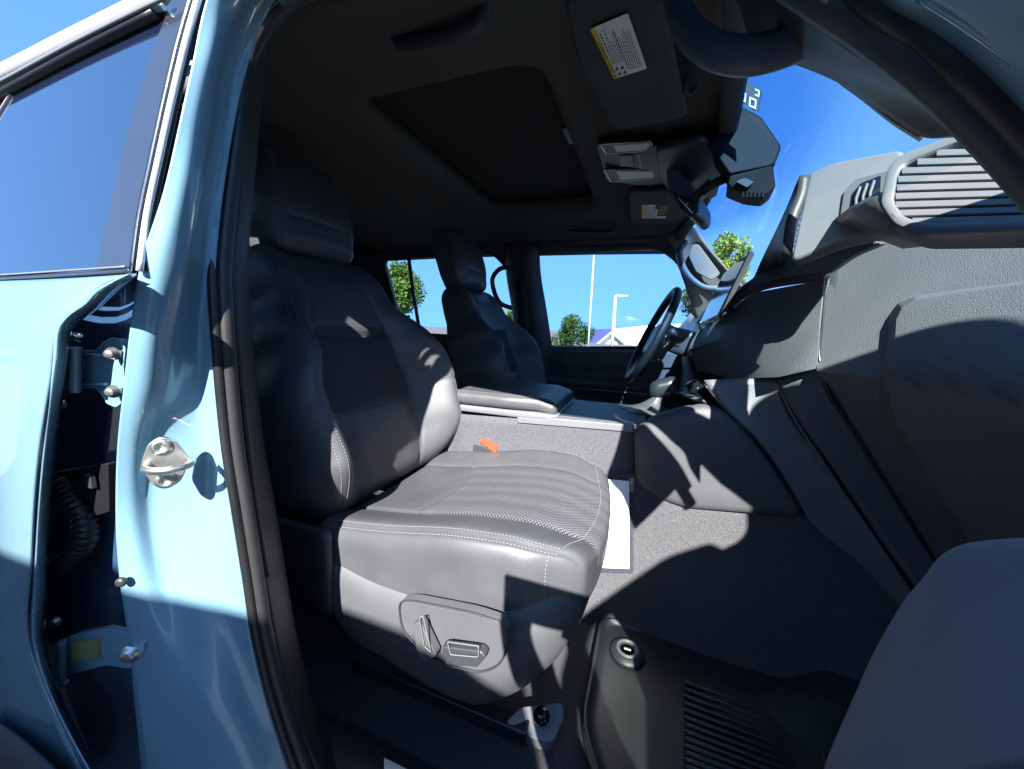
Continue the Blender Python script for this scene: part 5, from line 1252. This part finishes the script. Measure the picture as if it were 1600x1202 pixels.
# unseen van added alongside to shade the sill and the foot of the seat
vm = mat('silver_van_paint', (.42, .44, .46), .3, .2, coat=.8); vt = empty('shade_van', (-2.2, -3.2, 0)); tag(vt, 'grey van added out of view on the passenger side to cast shade', 'van')
VX = .42; VY = -2.35; VH = 2.21
rbox('body', vm, (2.4, .95, .88), .22, (24, 12, 12), lambda p, q: Vector((VX-2.4+p.x-.10*sm(.3, .9, p.z)*(1 if p.x > 0 else .5), VY-.95+p.y*(1-.05*sm(.0, .8, p.z)), VH-.88+p.z)), vt)
for xa, xb in ((-.35, -1.25), (-1.35, -2.4), (-2.5, -3.7)):
    plate('window', rounded([Vector((VX+xa, VY+.012, 1.30)), Vector((VX+xa-.08, VY-.03, 1.85)), Vector((VX+xb, VY-.03, 1.85)), Vector((VX+xb, VY+.012, 1.30))], .06), (0, -.03, 0), gloss, vt, bevel=.004)
for xw in (-.75, -3.9):
    wh = lathe('wheel', (VX+xw, VY-.02, .36), (0, 1, 0), [(.36, -.10), (.37, -.02), (.35, .02), (.24, .025)], rubber, vt, seg=32)
    lathe('rim', (VX+xw, VY-.02, .36), (0, 1, 0), [(.24, .01), (.24, .022), (.06, .012), (0, .012)], silver, wh, seg=32)

bark = mat('bark', (.10, .075, .05), .9, bump=('noise', 30, .8, .02))
def leafmat(name, c, c2):
    m = mat(name, c, .5, spec=.3); t = m.node_tree; b = t.nodes['Principled BSDF']; L = t.links.new
    oi = t.nodes.new('ShaderNodeNewGeometry'); r = t.nodes.new('ShaderNodeValToRGB'); r.color_ramp.elements[0].color = (*c, 1); r.color_ramp.elements[1].color = (*c2, 1)
    L(oi.outputs['Random Per Island'], r.inputs[0]); L(r.outputs[0], b.inputs['Base Color'])
    tl = t.nodes.new('ShaderNodeBsdfTranslucent'); L(r.outputs[0], tl.inputs[0]); mx = t.nodes.new('ShaderNodeMixShader'); mx.inputs[0].default_value = .35
    out = [n for n in t.nodes if n.type == 'OUTPUT_MATERIAL'][0]; L(b.outputs[0], mx.inputs[1]); L(tl.outputs[0], mx.inputs[2]); L(mx.outputs[0], out.inputs[0]); return m
lf_a = leafmat('leaf_green', (.035, .075, .015), (.10, .17, .03)); lf_b = leafmat('leaf_dark', (.018, .045, .014), (.05, .10, .025)); lf_c = leafmat('leaf_bright', (.09, .15, .02), (.20, .28, .05))
def tree(base, h, crown_c, crown_r, nleaf, ls, lm, label, seed, trunk_r=.12, lobes=9):
    rnd = random.Random(seed); base = Vector(base); cc = Vector(crown_c); cr_ = Vector(crown_r)
    t = empty('tree', base); tag(t, label, 'tree', group='trees around the parking lot')
    bm = bmesh.new(); top = cc+Vector((0, 0, cr_.z*.5))
    add_tube(bm, [base-Vector((0, 0, .1)), base.lerp(top, .33)+Vector((.03, 0, 0)), base.lerp(top, .66), top], [trunk_r, trunk_r*.8, trunk_r*.5, trunk_r*.12], 10)
    lob = []
    for i in range(lobes):
        d = Vector((rnd.gauss(0, 1), rnd.gauss(0, 1), rnd.gauss(0, .8))).normalized(); q = cc+Vector((d.x*cr_.x, d.y*cr_.y, d.z*cr_.z))*rnd.uniform(.35, .72)
        lob.append((q, rnd.uniform(.34, .58))); s = base.lerp(top, rnd.uniform(.4, .8)); add_tube(bm, [s, s.lerp(q, .5)+Vector((0, 0, .05)), q], [trunk_r*.35, trunk_r*.22, trunk_r*.08], 6)
    link('trunk', bm, bark, t); bm = bmesh.new()
    for i in range(nleaf):
        q, rr = rnd.choice(lob); d = Vector((rnd.gauss(0, 1), rnd.gauss(0, 1), rnd.gauss(0, 1))).normalized()*(rnd.random()**.45)
        p = q+Vector((d.x*cr_.x, d.y*cr_.y, d.z*cr_.z))*rr
        if noise.noise(p*(1.6/max(.4, cr_.x))+Vector((seed, 0, 0))) < -.22: continue
        a = Vector((rnd.gauss(0, 1), rnd.gauss(0, 1), rnd.gauss(0, .6))).normalized(); b = a.orthogonal().normalized(); b = (b*math.cos(i)+a.cross(b)*math.sin(i)); s = ls*rnd.uniform(.6, 1.3)
        vs = [bm.verts.new(p+v_) for v_ in (-a*s, b*s*.55, a*s, -b*s*.55)]; bm.faces.new(vs)
    link('crown', bm, lm, t, smooth=False)
    return t
def far(u, v, y): return P(u, v, y=y)
def ground_at(u, y): p = P(u, 540, y=y); return Vector((p.x, p.y, 0))
c1 = far(625, 455, 7.0); tree((c1.x, 7.0, 0), 0, c1, (.62, .6, .85), 9000, .045, lf_a, 'leafy tree seen through the far rear window, close behind the car', 1, .09)
c2 = far(893, 522, 26); tree((c2.x, 26, 0), 0, c2, (1.6, 1.5, 1.5), 9000, .085, lf_b, "dark green round tree left of the blue roof through the driver's window", 2)
c3 = far(1134, 415, 12); tree((c3.x, 12, 0), 0, c3, (.68, .85, .95), 10000, .055, lf_c, 'bright yellow-green tree top through the windscreen above the screen', 3)
c4 = far(1100, 478, 15); tree((c4.x, 15, 0), 0, c4, (1.1, 1.2, 1.3), 9000, .065, lf_b, 'dark green tree behind the steering wheel and far A-pillar', 4)
c5 = far(800, 505, 13); tree((c5.x, 13, 0), 0, c5, (.55, .6, .75), 1600, .09, lf_a, "small tree between the driver's seat and the far B-pillar", 5)
polem = mat('galvanised', (.55, .56, .57), .45, .3)
def pole(u, vt, vb, y, r_, arm_, label, cat='street lamp'):
    a = P(u, vt, y=y); t = empty('street_lamp', (a.x, y, 0)); tag(t, label, cat, group='lamp poles beyond the vehicle')
    tube('pole', [Vector((a.x, y, 0)), Vector((a.x, y, a.z*.5)), a], [r_*1.3, r_*1.1, r_*.8], polem, t)
    if arm_ == 'L':
        e = P(u-22, vt-18, y=y); tube('arm', [a, a.lerp(e, .5)+Vector((0, 0, .02)), e], r_*.5, polem, t)
        rbox('lamp_head', polem, (.35, .12, .06), .05, (6, 4, 4), lambda p, q: e+p, t)
    else:
        e = P(u+12, vt+1, y=y); tube('arm', [a, e], r_*.6, polem, t); rbox('lamp_head', polem, (.28, .12, .07), .05, (6, 4, 4), lambda p, q: e+p, t)
pole(928, 399, 520, 22, .05, 'L', "tall thin lamp pole in the middle of the driver's window")
pole(962, 462, 512, 26, .11, 'R', 'shorter thick white pole above the blue and white building')
# blue and white building
bw = mat('white_cladding', (.75, .76, .76), .6, bump=('noise', 4, .1, .02)); bb = mat('blue_roofing', (.02, .022, .14), .6); bg_ = mat('grey_fascia', (.22, .24, .26), .6)
YB = 38.0
bl = empty('building', (P(980, 540, y=YB).x, YB, 0)); tag(bl, "low building with a purple-blue roof slope and a white gabled front beyond the driver's window", 'building')
def BP(u, v, dy=0): return P(u, v, y=YB+dy)
def down(p): return Vector((p.x, p.y, 0))
plate('roof', [BP(896, 543), BP(903, 516), BP(950, 514), BP(1030, 508), BP(1100, 512), BP(1100, 545)], (0, 8, 0), bb, bl, bevel=0, smooth=False)
plate('white_roof', [BP(935, 541, -1), BP(962, 514, -1), BP(1010, 509, -1), BP(1095, 505, -1), BP(1100, 545, -1)], (0, 7, 0), bw, bl, bevel=0, smooth=False)
plate('wall', [BP(892, 543, 1), BP(1110, 543, 1), down(BP(1110, 543, 1)), down(BP(892, 543, 1))], (0, 9, 0), bw, bl, bevel=0, smooth=False)
bm = bmesh.new(); add_tube(bm, [BP(928, 545, -1.3), BP(956, 521, -1.3), BP(985, 545, -1.3)], .28, 4); link('gable_fascia', bm, bg_, bl, smooth=False)
